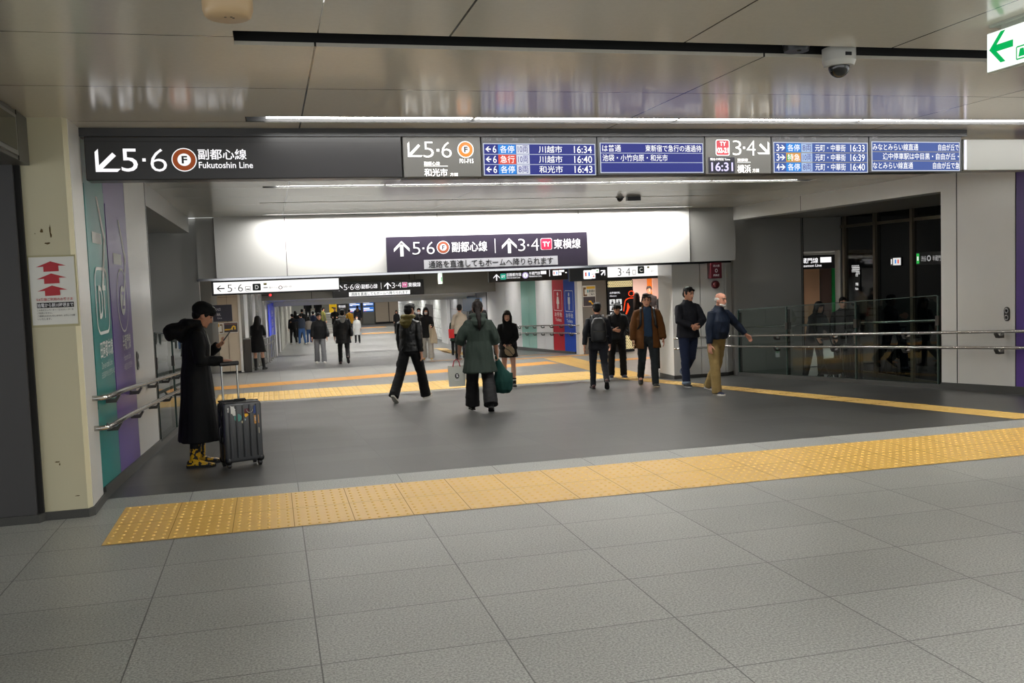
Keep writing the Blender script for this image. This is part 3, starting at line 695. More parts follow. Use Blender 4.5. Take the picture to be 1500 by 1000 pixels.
# --- purple-black sign on the white header
PUR = mat('sign_aubergine', '#2a2333', rough=.4)
WP = mat('print_white', '#dedde0', rough=.5)
BR_P = mat('ring_brown_print', '#93492b', rough=.5); TYP = mat('ty_crimson_print', '#b81f44', rough=.5); GREYBOX = mat('print_grey_box', '#b4b4ba', rough=.5)
def platform_sign(s, W, ring, ty, box, boxtext, RW):
    s.arrow('arrow', W, 167,162,104,90,22,.5)
    s.text('lettering', W, '5', 237,121,290,204, wt=-.012).rect('lettering', W, 304,158,316,170).text('lettering', W, '6', 332,121,385,204, wt=-.012)
    s.disc('line_symbol', RW, 443,161,44).disc('line_symbol', ring, 443,161,39,3).disc('line_symbol', RW, 443,161,23,4).text('line_symbol', INK, 'F', 435,147,453,175,5,.03)
    s.text('lettering', W, '副都心線', 500,126,742,196, wt=.014)
    s.rect('lettering', W, 794,112,799,210)
    s.arrow('arrow', W, 895,162,104,90,22,.5)
    s.text('lettering', W, '3', 957,118,1006,202, wt=-.012).rect('lettering', W, 1021,157,1033,169).text('lettering', W, '4', 1047,118,1102,202, wt=-.012)
    s.rrect('line_symbol', RW, 1114,118,1196,199,12).rrect('line_symbol', ty, 1117,121,1193,196,11,3).text('line_symbol', RW, 'TY', 1130,142,1182,176,4,.03)
    s.text('lettering', W, '東横線', 1207,126,1400,195, wt=.014)
    s.rect('notice_strip', box, 310,242,1233,304).text('notice_strip', boxtext, '通路を直進してもホームへ降りられます', 340,249,1200,298, wt=.012)
s = Sign('platform_sign', 'purple-black platform sign on the white wash-lit wall', 'sign', (4.155, 17.985, 2.118), 3.98, .665, .07, (67,82,1450,318,0), PUR)
platform_sign(s, WP, BR_P, TYP, GREYBOX, INK, WP); s.done()

# --- lit signs hung just behind the header
def hang(o, w, h, top):
    for sx in (-.42, .42):
        mb = MB(); mb.cyl((w*sx, 0, h/2), .012, top, n=8); mb.build('hanger_rod', STEEL_D, o)
LBOX = glow('lightbox_white', (1, .985, .96), 1.12)
s = Sign('lightbox_sign', 'white lit D sign with a left arrow over the left of the opening', 'sign', (.135, 19.0, 1.612), 2.41, .285, .12, (45,38,875,145,-.0), SIGN_BK)
s.rect('lightbox', LBOX, 58,52,868,133,0)
s.arrow('arrow', INK, 102,96,50,180,8,.42)
s.text('lettering', INK, '5', 145,70,175,122, wt=-.012).rect('lettering', INK, 190,94,196,100).text('lettering', INK, '6', 212,70,243,122, wt=-.012)
s.rrect('exit_letter', mat('letterbox', '#2b3a3a', rough=.4), 305,70,357,120,6).text('exit_letter', WH, 'D', 320,80,344,110,4,.03)
PINKP = mat('pale_print', '#c9a9a6', rough=.5); PGREY = mat('pale_grey_print', '#b9b3b0', rough=.5)
s.rrect('lettering', PGREY, 258,86,292,122,5,2,3).rect('lettering', PGREY, 264,104,286,112,2)
s.rect('lettering', mat('pale_yellow', '#e6d27a', rough=.5), 376,68,396,82).rect('lettering', PGREY, 374,98,402,104)
s.text('lettering', PGREY, '番ホーム', 410,94,466,110, wt=-.012).disc('line_symbol', mat('ring_red', '#b8604f', rough=.5), 484,104,13,2,20,9).text('lettering', PGREY, '副都心線', 502,92,556,106, wt=-.012)
hang(s.o, 2.41, .285, .15); s.done()
s = Sign('lightbox_sign', 'white lit C sign with a right arrow over the right of the opening', 'sign', (7.31, 19.0, 1.632), 2.46, .32, .12, (655,55,1470,152,0), SIGN_BK)
s.rect('lightbox', LBOX, 930,62,1455,135,0)
s.rrect('pictogram', LBOX, 753,84,815,140,6,1).rect('pictogram', C_RED, 765,98,775,122,3).rect('pictogram', C_BLUE, 789,98,799,122,3)
s.rrect('pictogram', LBOX, 812,80,842,108,4,1).rrect('pictogram', LBOX, 842,78,868,104,4,1).rrect('pictogram', LBOX, 815,110,840,138,4,1).rect('pictogram', C_RED, 822,120,832,128,3).rect('pictogram', C_GRN, 850,86,858,94,3)
s.arrow('arrow', LIT, 898,102,44,45,10,.5)
s.text('lettering', INK, '3', 1005,78,1032,128, wt=-.012).rect('lettering', INK, 1045,100,1051,106).text('lettering', INK, '4', 1066,78,1098,128, wt=-.012)
s.rrect('lettering', PGREY, 1116,92,1140,124,4,2,3).rrect('exit_letter', mat('letterbox', '#2b3a3a'), 1155,70,1204,118,6).text('exit_letter', WH, 'C', 1168,80,1191,108,4,.03)
s.rect('lettering', mat('pale_yellow', '#e6d27a'), 1227,74,1243,84).text('lettering', PGREY, '番ホーム', 1254,96,1300,112, wt=-.012).disc('line_symbol', mat('ring_pink', '#c8475f', rough=.5), 1324,103,13).text('lettering', PGREY, '東横線', 1342,94,1380,110, wt=-.012)
s.arrow('arrow', INK, 1418,92,46,0,7,.42)
hang(s.o, 2.46, .32, .14); s.done()
# --- black sign with the teal and violet line marks, hung deeper
s = Sign('hanging_sign', 'black hanging sign with an up arrow, teal box and violet ring, deeper in the passage', 'sign', (6.56, 24.0, 1.622), 2.14, .28, .12, (103,52,885,155,0), SIGN_BK)
s.arrow('arrow', LIT, 178,108,62,90,12,.5)
s.rrect('line_symbol', glow('teal_lit', lin('#2fa58a'), 1.0), 215,75,270,132,8).text('line_symbol', LIT, 'DT', 226,92,260,115,4,.02)
s.text('lettering', LIT, '田園都市線', 276,72,420,104, wt=.010).text('lettering', LIT, 'Den-en-toshi Line', 276,108,408,124, wt=.01)
s.disc('line_symbol', glow('violet_lit', lin('#b9a9d8'), 1.0), 460,99,31).disc('line_symbol', LIT, 460,99,22,3).text('line_symbol', INK, 'Z', 454,90,466,108,4,.02)
s.text('lettering', LIT, '半蔵門線', 496,66,606,98, wt=.010).text('lettering', LIT, 'Hanzomon Line', 496,102,620,118, wt=.01).rect('lettering', LIT, 612,62,668,94,2)
s.rect('lettering', LIT, 698,55,704,118,2)
s.rrect('pictogram', LBOX, 733,62,790,112,5).rect('pictogram', C_RED, 742,76,750,100,3).rect('pictogram', C_BLUE, 770,76,778,100,3).rect('pictogram', LBOX, 794,60,848,80,2).rect('pictogram', LBOX, 794,84,820,110,2).rect('pictogram', LBOX, 858,82,874,92,2)
hang(s.o, 2.14, .28, .15); s.done()
# --- second platform sign in front of the far beam
s = Sign('platform_sign', 'black lit platform sign in front of the far grey beam', 'sign', (4.0, 36.2, 1.335), 3.46, .58, .1, (67,82,1450,318,0), SIGN_BK)
platform_sign(s, LIT, mat('ring_dark', '#3a1f1a', rough=.4), glow('ty_pink_lit', lin('#d0578e'), 1.0), LBOX, mat('pale_ink', '#7d8f93', rough=.5), LIT)
for sx in (-1.4, 1.4):
    mb = MB(); mb.cyl((sx, 0, .29), .012, .295, n=8); mb.build('hanger_rod', STEEL_D, s.o)
s.done()

# --- line colour artwork on the left wall panels (faces the corridor, +X)
VW = mat('vinyl_white', '#dcdcd6', rough=.4)
def wallart(name, label, y0, y1, z0, z1):
    w, h = y1-y0, z1-z0
    return Sign(name, label, 'wall graphic', (XL+.0035, (y0+y1)/2, (z0+z1)/2), w, h, .004, (0, h*100, w*100, 0, 0), m_art, rz=PI/2, bodyname='film')
m_art = TEAL
s = wallart('wall_graphic', 'white arrow and boxed DT lettering on the teal wall panel', 7.96, 8.85, .72, 2.48); s.px = (0, 0, 89, 176, 0)
s.rect('arrow', VW, 20,36,62,45); s.poly('arrow', VW, [(47,6),(55,6),(81,38),(73,41)]).poly('arrow', VW, [(73,40),(81,38),(58,84),(50,82)])
s.rrect('lettering', VW, 17,64,79,119,14,2,2.5).text('lettering', VW, 'DT', 31,79,64,106, wt=.010)
s.text('lettering', VW, '田園都市線', 22,124,84,138, wt=.015).text('lettering', VW, 'Den-en-toshi Line', 24,141,76,146.5, wt=-.012).text('lettering', VW, '田园都市线 덴엔토시선', 22,149,86,154, wt=-.012); s.done()
m_art = PURPLE
s = wallart('wall_graphic', 'white arrow and ringed Z lettering on the purple wall panel', 8.90, 10.11, .66, 2.40); s.px = (0, 0, 121, 174, 0)
s.rect('arrow', VW, 26,42,74,52); s.poly('arrow', VW, [(64,10),(72,10),(104,44),(95,48)]).poly('arrow', VW, [(95,46),(104,44),(76,92),(68,89)])
s.disc('lettering', VW, 66,85,33,2,36,31,30).disc('lettering', VW, 66,85,15,2,24,None,14).text('lettering', PURPLE, 'Z', 58,77,74,93,4,.02)
s.text('lettering', VW, '半蔵門線', 48,117,98,132, wt=.015).text('lettering', VW, 'Hanzomon Line', 50,135,92,141, wt=-.012).text('lettering', VW, '半藏门线 한조몬선', 48,144,98,150, wt=-.012); s.done()
# --- notice on the cream pillar
s = Sign('notice', 'white paper notice with three red arrows on the cream pillar', 'notice', (-1.505, 7.434, 1.66), .30, .485, .004, (40,95,420,555,.0), mat('paper_white', '#dddcd4', rough=.25), bodyname='paper')
RD = mat('print_red', '#b3202c', rough=.5)
for k in range(3):
    y = 125+k*82; s.poly('arrow', RD, [(98,y+38),(222,y),(350,y+31),(286,y+31),(288,y+68),(160,y+70),(160,y+35)], 1)
s.text('lettering', RD, '5,6番線ご利用のお客さま', 86,372,390,394, wt=.010).rect('lettering', INK, 86,404,396,440).text('lettering', WP, '始電から朝10時頃まで', 90,408,392,436,4,.02)
for k, (t, x1) in enumerate((('この先のエレベーター・エスカレーターを', 390), ('ご利用ください。', 210), ('ご迷惑をおかけいたしますが、よろしくお願', 400), ('いいたします。', 200))):
    s.text('lettering', INK, t, 86,448+k*20,x1,461+k*20, wt=.005)
s.done()
mb = MB(); mb.box(-1.664,-1.345,7.4365,7.4395,1.40,1.915); tag(mb.build('tape_mark', mat('old_tape', '#b3ac86', rough=.5)), 'yellowed tape outline behind the notice on the cream pillar', 'tape')
# --- restroom panels
def restroom(name, label, y0, y1, man, m):
    w = y1-y0; s = Sign('wall_graphic', label, 'wall graphic', (8.597, (y0+y1)/2, .62), w-.03, 1.2, .004, (0,0,100,120,0), m, rz=-PI/2, bodyname='film')
    s.rrect('pictogram', VW, 12,8,88,72,6,1,2); s.disc('pictogram', VW, 50,20,6)
    if man: s.poly('pictogram', VW, [(40,28),(60,28),(60,48),(56,48),(56,66),(51,66),(51,50),(49,50),(49,66),(44,66),(44,48),(40,48)])
    else: s.poly('pictogram', VW, [(43,28),(57,28),(63,50),(57,50),(56,66),(51,66),(51,52),(49,52),(49,66),(44,66),(43,50),(37,50)])
    s.text('lettering', VW, 'お手洗', 18,76,86,90, wt=.014).text('lettering', VW, 'Toilets', 24,94,80,104, wt=.010); return s.done()
restroom('wall_graphic', 'white woman pictogram on the red restroom panel', 27.50, 28.66, False, RED)
restroom('wall_graphic', 'white man pictogram on the blue restroom panel', 26.42, 27.48, True, BLUE)
# --- black totem with a tall orange figure, and posters
DSP = mat('totem_black', '#17161a', rough=.25)
s = Sign('info_totem', 'black information totem with glowing orange outline figure and gold lattice bands', 'totem', (9.93, 26.22, .335), .80, 2.09, .1, (265,190,515,905,0), DSP)
GOLD = glow('lattice_gold', lin('#f0d9a0'), 1.0)
for (x0, x1, y0, y1) in ((270,512,193,255), (430,512,740,880)):
    s.rect('lattice', GOLD, x0, y0, x1, y1, 0)
    mb, yy = s.get('lattice_web', DSP, 2); nx = int((x1-x0)/17); ny = int((y1-y0)/15)
    for i in range(nx+1):
        for j in range(ny+1):
            s.disc('lattice_web', DSP, min(max(x0+4,x0+i*17+(j%2)*8),x1-4), y0+j*15+2, 5.6, 2, 6)
s.text('lettering', LIT, '山手線改札', 286,300,386,320, wt=.014).text('lettering', LIT, 'Gates', 286,334,350,347, wt=.010)
for (x, y) in ((282,375),(346,375),(346,437),(282,437),(286,505)):
    s.rrect('pictogram', LIT_SOFT, x,y,x+54,y+52,4); s.disc('pictogram', INK, x+27,y+14,6,3); s.poly('pictogram', INK, [(x+20,y+22),(x+34,y+22),(x+40,y+46),(x+14,y+46)], 3)
FIG = glow('orange_outline', lin('#ff4a1c'), 1.1)
s.disc('figure', FIG, 495,325,30,2,24,22).rect('figure', FIG, 470,365,514,374)
s.poly('figure', FIG, [(470,365),(470,375),(445,390),(437,402),(420,500),(412,498),(428,400),(440,378)]).poly('figure', FIG, [(455,420),(462,418),(478,460),(446,532),(432,528),(448,480)])
s.done()
def poster(label, x0, x1, z0, z1, y, top, bot, rz=0):
    s = Sign('poster', label, 'poster', ((x0+x1)/2, y, (z0+z1)/2), x1-x0, z1-z0, .012, (0,0,100,100,0), mat('poster_white', '#dad7cf', rough=.3), bodyname='paper')
    YL = mat('poster_yellow', '#e0b030', rough=.4); BRN = mat('poster_brown', '#6a4a22', rough=.4); DK = mat('poster_dark', '#3a3236', rough=.4)
    if top:
        s.rect('print', YL, 30,4,96,16).poly('print', BRN, [(6,8),(26,8),(26,18),(16,18),(16,42),(34,42),(34,50),(6,50)]).rect('print', mat('poster_teal', '#3a9aa0'), 36,20,44,34).text('print', INK, '乗換案内', 48,20,94,34, wt=.010).text('print', INK, 'ご案内', 50,37,90,47, wt=.010)
        s.rect('print', DK, 4,53,96,97).poly('print', YL, [(45,72),(62,72),(74,84),(94,84),(94,91),(70,91),(58,79),(45,79)], 3)
    else:
        s.rect('print', DK, 3,6,97,94).poly('print', YL, [(6,62),(50,62),(58,40),(70,30),(84,40),(84,70),(74,70),(74,46),(66,46),(62,72),(6,76)], 3).rect('print', mat('poster_line', '#8a5d50'), 6,14,94,20,3)
    return s.done()
poster('route guide poster on the taupe wall beside the blue restroom panel', 8.77, 9.17, .66, 1.27, 26.19, True, True)
s = Sign('wall_sign', 'dark blue-grey wall sign on the beige block at the far left', 'sign', (-1.27, 26.87, .915), .50, .45, .03, (0,0,100,100,0), mat('sign_slate', '#2b2a38', rough=.4))
s.text('lettering', WP, '出入口', 8,18,40,34, wt=.010).text('lettering', WP, '改札', 20,50,40,66, wt=.010).text('lettering', WP, 'Gate', 22,74,46,84, wt=-.012); s.done()
poster('dark poster with a yellow track, right of two under the slate sign', -1.26, -.89, .37, .66, 26.88, False, True)
s = Sign('poster', 'white poster with a brown hook drawing, left of two under the slate sign', 'poster', (-1.40, 26.88, .50), .26, .30, .012, (0,0,100,100,0), mat('poster_white', '#dad7cf'), bodyname='paper')
s.rect('print', mat('poster_yellow', '#e0b030'), 6,8,60,34).text('print', INK, '運行', 10,12,54,30,3,.02).rect('print', INK, 8,45,44,56).rect('print', RD, 8,66,30,74).text('print', INK, 'ご注意', 8,82,56,93,3,.02)
s.poly('print', mat('poster_brown', '#6a4a22'), [(66,12),(92,12),(92,90),(60,90),(60,80),(84,80),(84,24),(66,24)], 1); s.done()
s = Sign('poster', 'framed pale poster with an orange figure inside the pink passage', 'poster', (11.3, 30.47, 1.05), .62, .9, .03, (0,0,100,100,0), mat('frame_orange', '#d98a66', rough=.4), bodyname='frame')
s.rect('print', PINK, 4,3,96,97,0).disc('print', ORANGE, 70,30,7).poly('print', ORANGE, [(62,40),(78,40),(80,70),(60,70)]).rect('print', PGREY, 14,20,50,36).rect('print', PGREY, 14,44,46,60); s.done()
# --- sign in the right side passage, then reflections built as signs on its glazing
s = Sign('hanging_sign', 'black lit sign in the gap of the right side passage', 'sign', (13.0, 20.6, 1.70), 1.5, .34, .1, (0,0,100,100,0), SIGN_BK)
s.text('lettering', LIT, '半蔵門線', 4,20,44,58, wt=.014).rect('lettering', LIT, 48,18,68,56).text('lettering', LIT, 'Hanzomon Line', 6,66,50,84, wt=.01)
hang(s.o, 1.5, .34, .04); s.done()
s = Sign('wall_sign', 'small white honeycomb reflection drawn as a glowing film on the dark glazing at right', 'sign', (11.985, 17.66, 1.33), .30, .56, .01, (0,0,100,100,0), DGLASS, rz=-PI/2, bodyname='film')  # a reflection in the glazing, built as a glowing sign
for i in range(6):
    for j in range(5):
        if i+j < 9 and not (j > 2 and i < 3): s.disc('hexagon', LIT_SOFT, 12+i*15+(j%2)*7, 8+j*8, 6, 1, 6, 3.8)
s.text('lettering', LIT_SOFT, '渋谷', 50,68,84,80, wt=.04).text('lettering', LIT_SOFT, 'Hikarie', 46,86,82,96, wt=.014); s.done()
s = Sign('wall_sign', 'small restroom sign reflection with blue and red figures, drawn glowing on the dark glazing', 'sign', (11.985, 16.33, 1.64), .34, .17, .01, (0,0,100,50,0), SIGN_BK, rz=-PI/2)  # mirror image of a restroom sign, set on the glass as an emissive board
s.rect('lightbox', LIT_SOFT, 26,4,96,46,1).rect('pictogram', C_BLUE, 44,14,56,36,3).rect('pictogram', C_RED, 68,14,80,36,3).rect('lettering', LIT_SOFT, 6,10,18,40,1); s.done()
s = Sign('wall_sign', 'reflected green exit light and dim black line sign drawn on the dark glazing', 'sign', (11.985, 15.33, 1.68), .80, .24, .01, (0,0,100,30,0), SIGN_BK, rz=-PI/2)  # reflected exit and line signs, made as a glowing board on the glass
s.rect('pictogram', C_GRN, 3,3,13,27,1).rect('pictogram', LIT_SOFT, 5,10,11,20,2).text('lettering', mat('dim_letter', '#a9a9ac', emit=(.5,.5,.5), es=.5), '渋谷', 20,9,38,22, wt=.010).disc('line_symbol', mat('dim_letter', '#a9a9ac'), 47,15,7,1,16,4).text('lettering', mat('dim_letter', '#a9a9ac'), '半蔵門線', 60,9,98,22, wt=.010); s.done()
# --- far screens, yellow and dark panels, blue banner
def flat(name, label, cat, x0, x1, z0, z1, y, m, d=.1): return Sign(name, label, cat, ((x0+x1)/2, y, (z0+z1)/2), x1-x0, z1-z0, d, (0,0,100,100,0), m)
for (x0, x1, lab) in ((5.68, 6.56, 'left of the two far blue screens, partly behind the dark coated figure'), (6.70, 7.56, 'right of the two far blue screens, beside the beige wall')):
    s = flat('wall_screen', lab, 'screen', x0, x1, -1.62, .6, 72.1, PANEL_D)
    for k in range(3):
        y = 2+k*20; s.rect('screen', glow('screen_far_blue', lin('#3f74c4'), 1.1), 4,y,96,y+16,1).rect('screen', LIT, 8,y+3,60,y+7,2).rect('screen', LIT, 8,y+9,90,y+12,2).rect('screen', C_RED if k == 2 else LIT, 10,y+12,30,y+14,3)
    s.done()
s = flat('banner_panel', 'yellow panel between the far stairs and the dark panel', 'panel', 4.2, 4.74, -1.55, .75, 71.5, mat('panel_yellow', '#e8b80c', rough=.5, emit=lin('#e8b80c'), es=.35))
s.text('lettering', INK, '改札口', 16,28,80,34, wt=.010).rect('lettering', INK, 30,42,60,46); s.done()
s = flat('banner_panel', 'charcoal panel with white lettering beside the yellow panel', 'panel', 4.76, 5.48, -1.55, .75, 71.5, mat('panel_charcoal', '#3a3b3e', rough=.5))
s.text('lettering', LIT, 'のりば', 16,26,80,33, wt=.014).text('lettering', LIT, '案内所', 16,37,88,46, wt=.014); s.done()
s = Sign('wall_banner', 'tall blue vertical banner with white lettering on the far left wall', 'banner', (.02, 40.6, -.30), 3.8, 2.3, .03, (0,0,100,100,0), mat('banner_blue', '#2b3fd0', rough=.4, emit=lin('#2b3fd0'), es=.12), rz=PI/2-.06)
for k, t in enumerate('渋谷駅改札'): s.text('lettering', WP, t, 35,12+k*16,65,24+k*16, wt=.010)
s.done()
s = Sign('hanging_sign', 'small orange lit sign hanging over the far hall entrance', 'sign', (9.0, 66, .55), 1.1, .3, .1, (0,0,100,100,0), mat('sign_orange', '#d9701c', emit=lin('#e0781c'), es=.8)); hang(s.o, 1.1, .3, .17); s.done()
# --- small green emergency label hanging edge-on behind the platform sign
s = Sign('exit_sign', 'narrow green and white exit light seen edge-on under the purple sign', 'exit sign', (4.46, 25.3, 1.64), .34, .3, .07, (0,0,100,100,0), mat('exit_white', '#e4f0e4', emit=(.85,1,.88), es=.8), rz=1.25)
s.rect('pictogram', C_GRN, 20,40,70,80,1); hang(s.o, .2, .3, .13); s.done()
# --- exit sign at top right: hangs from the near ceiling, faces -X
s = Sign('exit_sign', 'green arrow exit light hanging from the near ceiling at top right', 'exit sign', (3.86, 4.14, 2.752), .60, .215, .05, (0,0,60,21.5,0), mat('exit_frame', '#c9cfc4', rough=.4), rz=-PI/2)
EG = glow('exit_green', lin('#00b45a'), 1.0)
s.rect('lightbox', glow('exit_face', (.93, 1, .94), 1.15), .6,.6,59.4,20.9,0)
s.arrow('arrow', EG, 11,9.5,17,180,3.6,.48).rrect('pictogram', EG, 21.5,12,29,19,.8,2,.7).poly('pictogram', EG, [(24,13.5),(26.5,13.5),(27.5,17.5),(23,17.5)])
s.text('lettering', EG, 'EXIT', 33,6,55,15, wt=.010)
mb = MB(); mb.box(-.25,.25,-.05,.05,.125,.138); mb.build('ceiling_plate', mat('exit_frame', '#c9cfc4'), s.o)
mb = MB(); mb.box(-.2,.2,-.02,.02,.105,.126); mb.build('stem', mat('exit_frame', '#c9cfc4'), s.o); s.done()
# --- red fire box, bell and lit label on the right pillar
s = Sign('fire_alarm_box', 'dark red fire alarm sign on the right pillar', 'fire sign', (8.95, 18.09, 1.59), .25, .32, .16, (0,0,100,100,0), mat('fire_red', '#4d101c', rough=.4))
s.text('lettering', WP, '消火器', 20,12,80,26, wt=.010).disc('pictogram', WP, 50,50,12,1,18,8).text('lettering', WP, 'FIRE', 24,74,76,86, wt=.010); s.done()
r = empty('alarm_bell', (8.99, 18.17, 1.30)); tag(r, 'round red alarm bell below the red sign on the right pillar', 'alarm bell')
mb = MB(); mb.cyl((0,-.05,0), .085, .05, axis=1, n=24); mb.build('base', mat('bell_maroon', '#541820', rough=.4), r)
mb = MB(); mb.ell((0,-.05,0), (.06,.03,.06), n=18, rings=10); mb.build('lens', mat('bell_lens', '#5e2a2a', rough=.2), r, True)
s = Sign('floor_guide_light', 'small green lit guide label low on the right pillar', 'guide light', (8.40, 18.16, -.19), .12, .28, .02, (0,0,100,100,0), PANEL)
s.rect('lightbox', glow('guide_face', (.9, 1, .92), 1.0), 12,10,88,90,1).rect('pictogram', C_GRN, 28,24,72,56,2); s.done()

# ================================================================== PEOPLE
RES = {'near': (.0066, .0110), 'mid': (.0125, .016), 'far': (.021, .023)}
def fuse(mb, voxel, smooth=2, wr=0.0, wscale=(9, 9, 9), wseed=0.0, keep=None):
    """one continuous skin over overlapping limbs; optional cloth folds"""
    me = bpy.data.meshes.new('skin'); me.from_pydata(mb.v, [], mb.f); me.update()
    o = bpy.data.objects.new('skin', me); COL.objects.link(o)
    r = o.modifiers.new('r', 'REMESH'); r.mode = 'VOXEL'; r.voxel_size = voxel
    if smooth:
        sm = o.modifiers.new('s', 'SMOOTH'); sm.factor = .5; sm.iterations = smooth
    dg = bpy.context.evaluated_depsgraph_get(); out = bpy.data.meshes.new_from_object(o.evaluated_get(dg))
    bpy.data.objects.remove(o); bpy.data.meshes.remove(me)
    out.materials.clear()
    if wr:
        n = len(out.vertices); co = np.empty(n*3); out.vertices.foreach_get('co', co); co = co.reshape(-1, 3)
        no = np.empty(n*3); out.vertices.foreach_get('normal', no); no = no.reshape(-1, 3)
        sx, sy, sz = wscale
        dsp = np.array([noise.noise((p[0]*sx+wseed, p[1]*sy+wseed*1.7, p[2]*sz)) + .5*noise.noise((p[0]*sx*2.3, p[1]*sy*2.3+wseed, p[2]*sz*2.1)) for p in co])
        co += no*(dsp*wr)[:, None]; out.vertices.foreach_set('co', co.ravel()); out.update()
    out.polygons.foreach_set('use_smooth', [True]*len(out.polygons))
    return out
def link(me, name, mats, parent=None):
    for m in (mats if isinstance(mats, (list, tuple)) else [mats]): me.materials.append(m)
    me.name = name
    o = bpy.data.objects.new(name, me); COL.objects.link(o)
    if parent is not None: o.parent = parent
    return o

HAIR = mat('hair_black', '#080707', rough=.6, spec=.25, noise_amt=.5, noise_scale=90, stretch=(1, 1, .15))
HAIRB = mat('hair_dark_brown', '#150d0a', rough=.6, spec=.25, noise_amt=.5, noise_scale=90, stretch=(1, 1, .15))
HAIRW = mat('hair_white', '#b9b5ae', rough=.6, noise_amt=.2, noise_scale=90)
SKIN = mat('skin', '#c08a6e', rough=.5, noise_amt=.06, noise_scale=30)
SKIN2 = mat('skin_pale', '#cf9c82', rough=.5, noise_amt=.06, noise_scale=30)
EYE = mat('eye_dark', '#1a1210', rough=.3); LIP = mat('lip', '#9a5a50', rough=.45); BROW = mat('brow', '#2a201c', rough=.7)
def cloth(name, col, rough=.8, amt=.12, sc=40): return mat('cloth_'+name, col, rough=rough, noise_amt=amt, noise_scale=sc, bump=.25, bump_scale=45, spec=.3)
SOLEW = mat('sole_white', '#cfccc2', rough=.6); SOLEB = mat('sole_black', '#121212', rough=.6)

def ldir(p, o, s):
    p, o = math.radians(p), math.radians(o)
    return Vector((s*math.sin(o), math.sin(p)*math.cos(o), -math.cos(p)*math.cos(o)))
def ik(a, t, l1, l2, hint):
    d = t-a; L = min(d.length, (l1+l2)*.999); u = d.normalized(); t2 = a+u*L
    x = (l1*l1-l2*l2+L*L)/(2*L); hgt = math.sqrt(max(l1*l1-x*x, 0)); h = Vector(hint); h = (h-u*h.dot(u)).normalized()
    return a+u*x+h*hgt, t2
HEADSEC = [(-.113,.022,.074,.005),(-.10,.042,.086,-.02),(-.07,.059,.090,-.055),(-.03,.069,.090,-.083),(.015,.074,.088,-.098),(.055,.074,.085,-.100),(.085,.062,.068,-.088),(.105,.036,.038,-.055),(.113,.012,.008,-.02)]

def hand(mb, wrist, d, n, t, curl, spread=1.0, k=1.0, thumb=0.5):
    """palm, four fingers of different lengths and a side thumb. d along the forearm, n palm normal, t thumb side"""
    P = lambda a, b, c: wrist+d*(a*k)+t*(b*k)+n*(c*k)
    mb.loft([(P(-.02,0,0), t*.026*k, n*.020*k), (P(.02,.002,.0), t*.033*k, n*.016*k), (P(.06,.002,0), t*.041*k, n*.0145*k), (P(.092,0,.002), t*.041*k, n*.012*k), (P(.100,0,.003), t*.034*k, n*.009*k)], 12)
    for off, L in ((.031,.066),(.0105,.076),(-.0105,.071),(-.031,.055)):
        p = P(.088, off, 0); a = 0.0; dirv = (d+t*(off*1.6*spread)).normalized(); pts = [p]; lens = (L*.45, L*.32, L*.26)
        for q, l in enumerate(lens):
            a += curl*(0.8, 1.0, .8)[q]; v = dirv*math.cos(a)+n*math.sin(a); pts.append(pts[-1]+v*l*k)
        mb.tube(pts, [.0092*k, .0088*k, .008*k, .0065*k], 8)
    v1 = (d*.62+t*.78+n*.25).normalized(); v2 = (d*.86+t*.3+n*(.2+thumb*.6)).normalized()
    p0 = P(.022,.024,.004); p1 = p0+v1*.042*k; p2 = p1+v2*.032*k; p3 = p2+(v2+n*.3*thumb).normalized()*.024*k
    mb.tube([p0, p1, p2, p3], [.0135*k, .011*k, .0095*k, .007*k], 8)

def shoe_part(A, fwd, pitch, m, solem, root, boot=0.0, shank=None, k=1.0, name='shoe', sole_t=.02, heel=0.0, extra=None):
    """A ankle; foot frame from fwd (horizontal) and pitch (toe up)"""
    c, s_ = math.cos(pitch), math.sin(pitch); F = Vector((fwd.x*c, fwd.y*c, s_)); R = Vector((fwd.y, -fwd.x, 0)); U = R.cross(F).normalized()
    B = A-U*.082*k
    Q = lambda y, z: B+F*(y*k)+U*(z*k)
    mb = MB()
    secs = [(-.072,.045,.020,.022),(-.060,.048,.033,.036),(-.01,.055,.039,.044),(.045,.047,.043,.036),(.105,.036,.047,.024),(.155,.031,.042,.018),(.183,.028,.026,.011)]
    mb.loft([(Q(y, z), R*w*k, U*h*k) for y, z, w, h in secs], 14)
    if boot and shank is not None: mb.tube([A-U*.02, A+shank*.1*k, A+shank*boot*k], [.046*k, .05*k, .056*k], 12)
    o = mb.build(name, m, root, True, 60)
    sb = MB(); out = [(-.078,.012),(-.074,.028),(-.04,.036),(.03,.038),(.09,.047),(.14,.045),(.175,.030),(.192,.010)]
    ring = [(y, w) for y, w in out]+[(y, -w) for y, w in out[::-1]]; n = len(ring)
    vs = [Q(y, 0)+R*w*k for y, w in ring]+[Q(y, sole_t)+R*w*k for y, w in ring]
    sb.add([v[:] for v in vs], [tuple(range(n))[::-1], tuple(range(n, 2*n))]+[(i, (i+1)%n, n+(i+1)%n, n+i) for i in range(n)])
    if heel: sb.box(0,0,0,0,0,0)
    so = sb.build('sole', solem, o)
    if extra: extra(o, Q, R, U, k)
    return [Q(-.075, 0), Q(.19, 0)], o

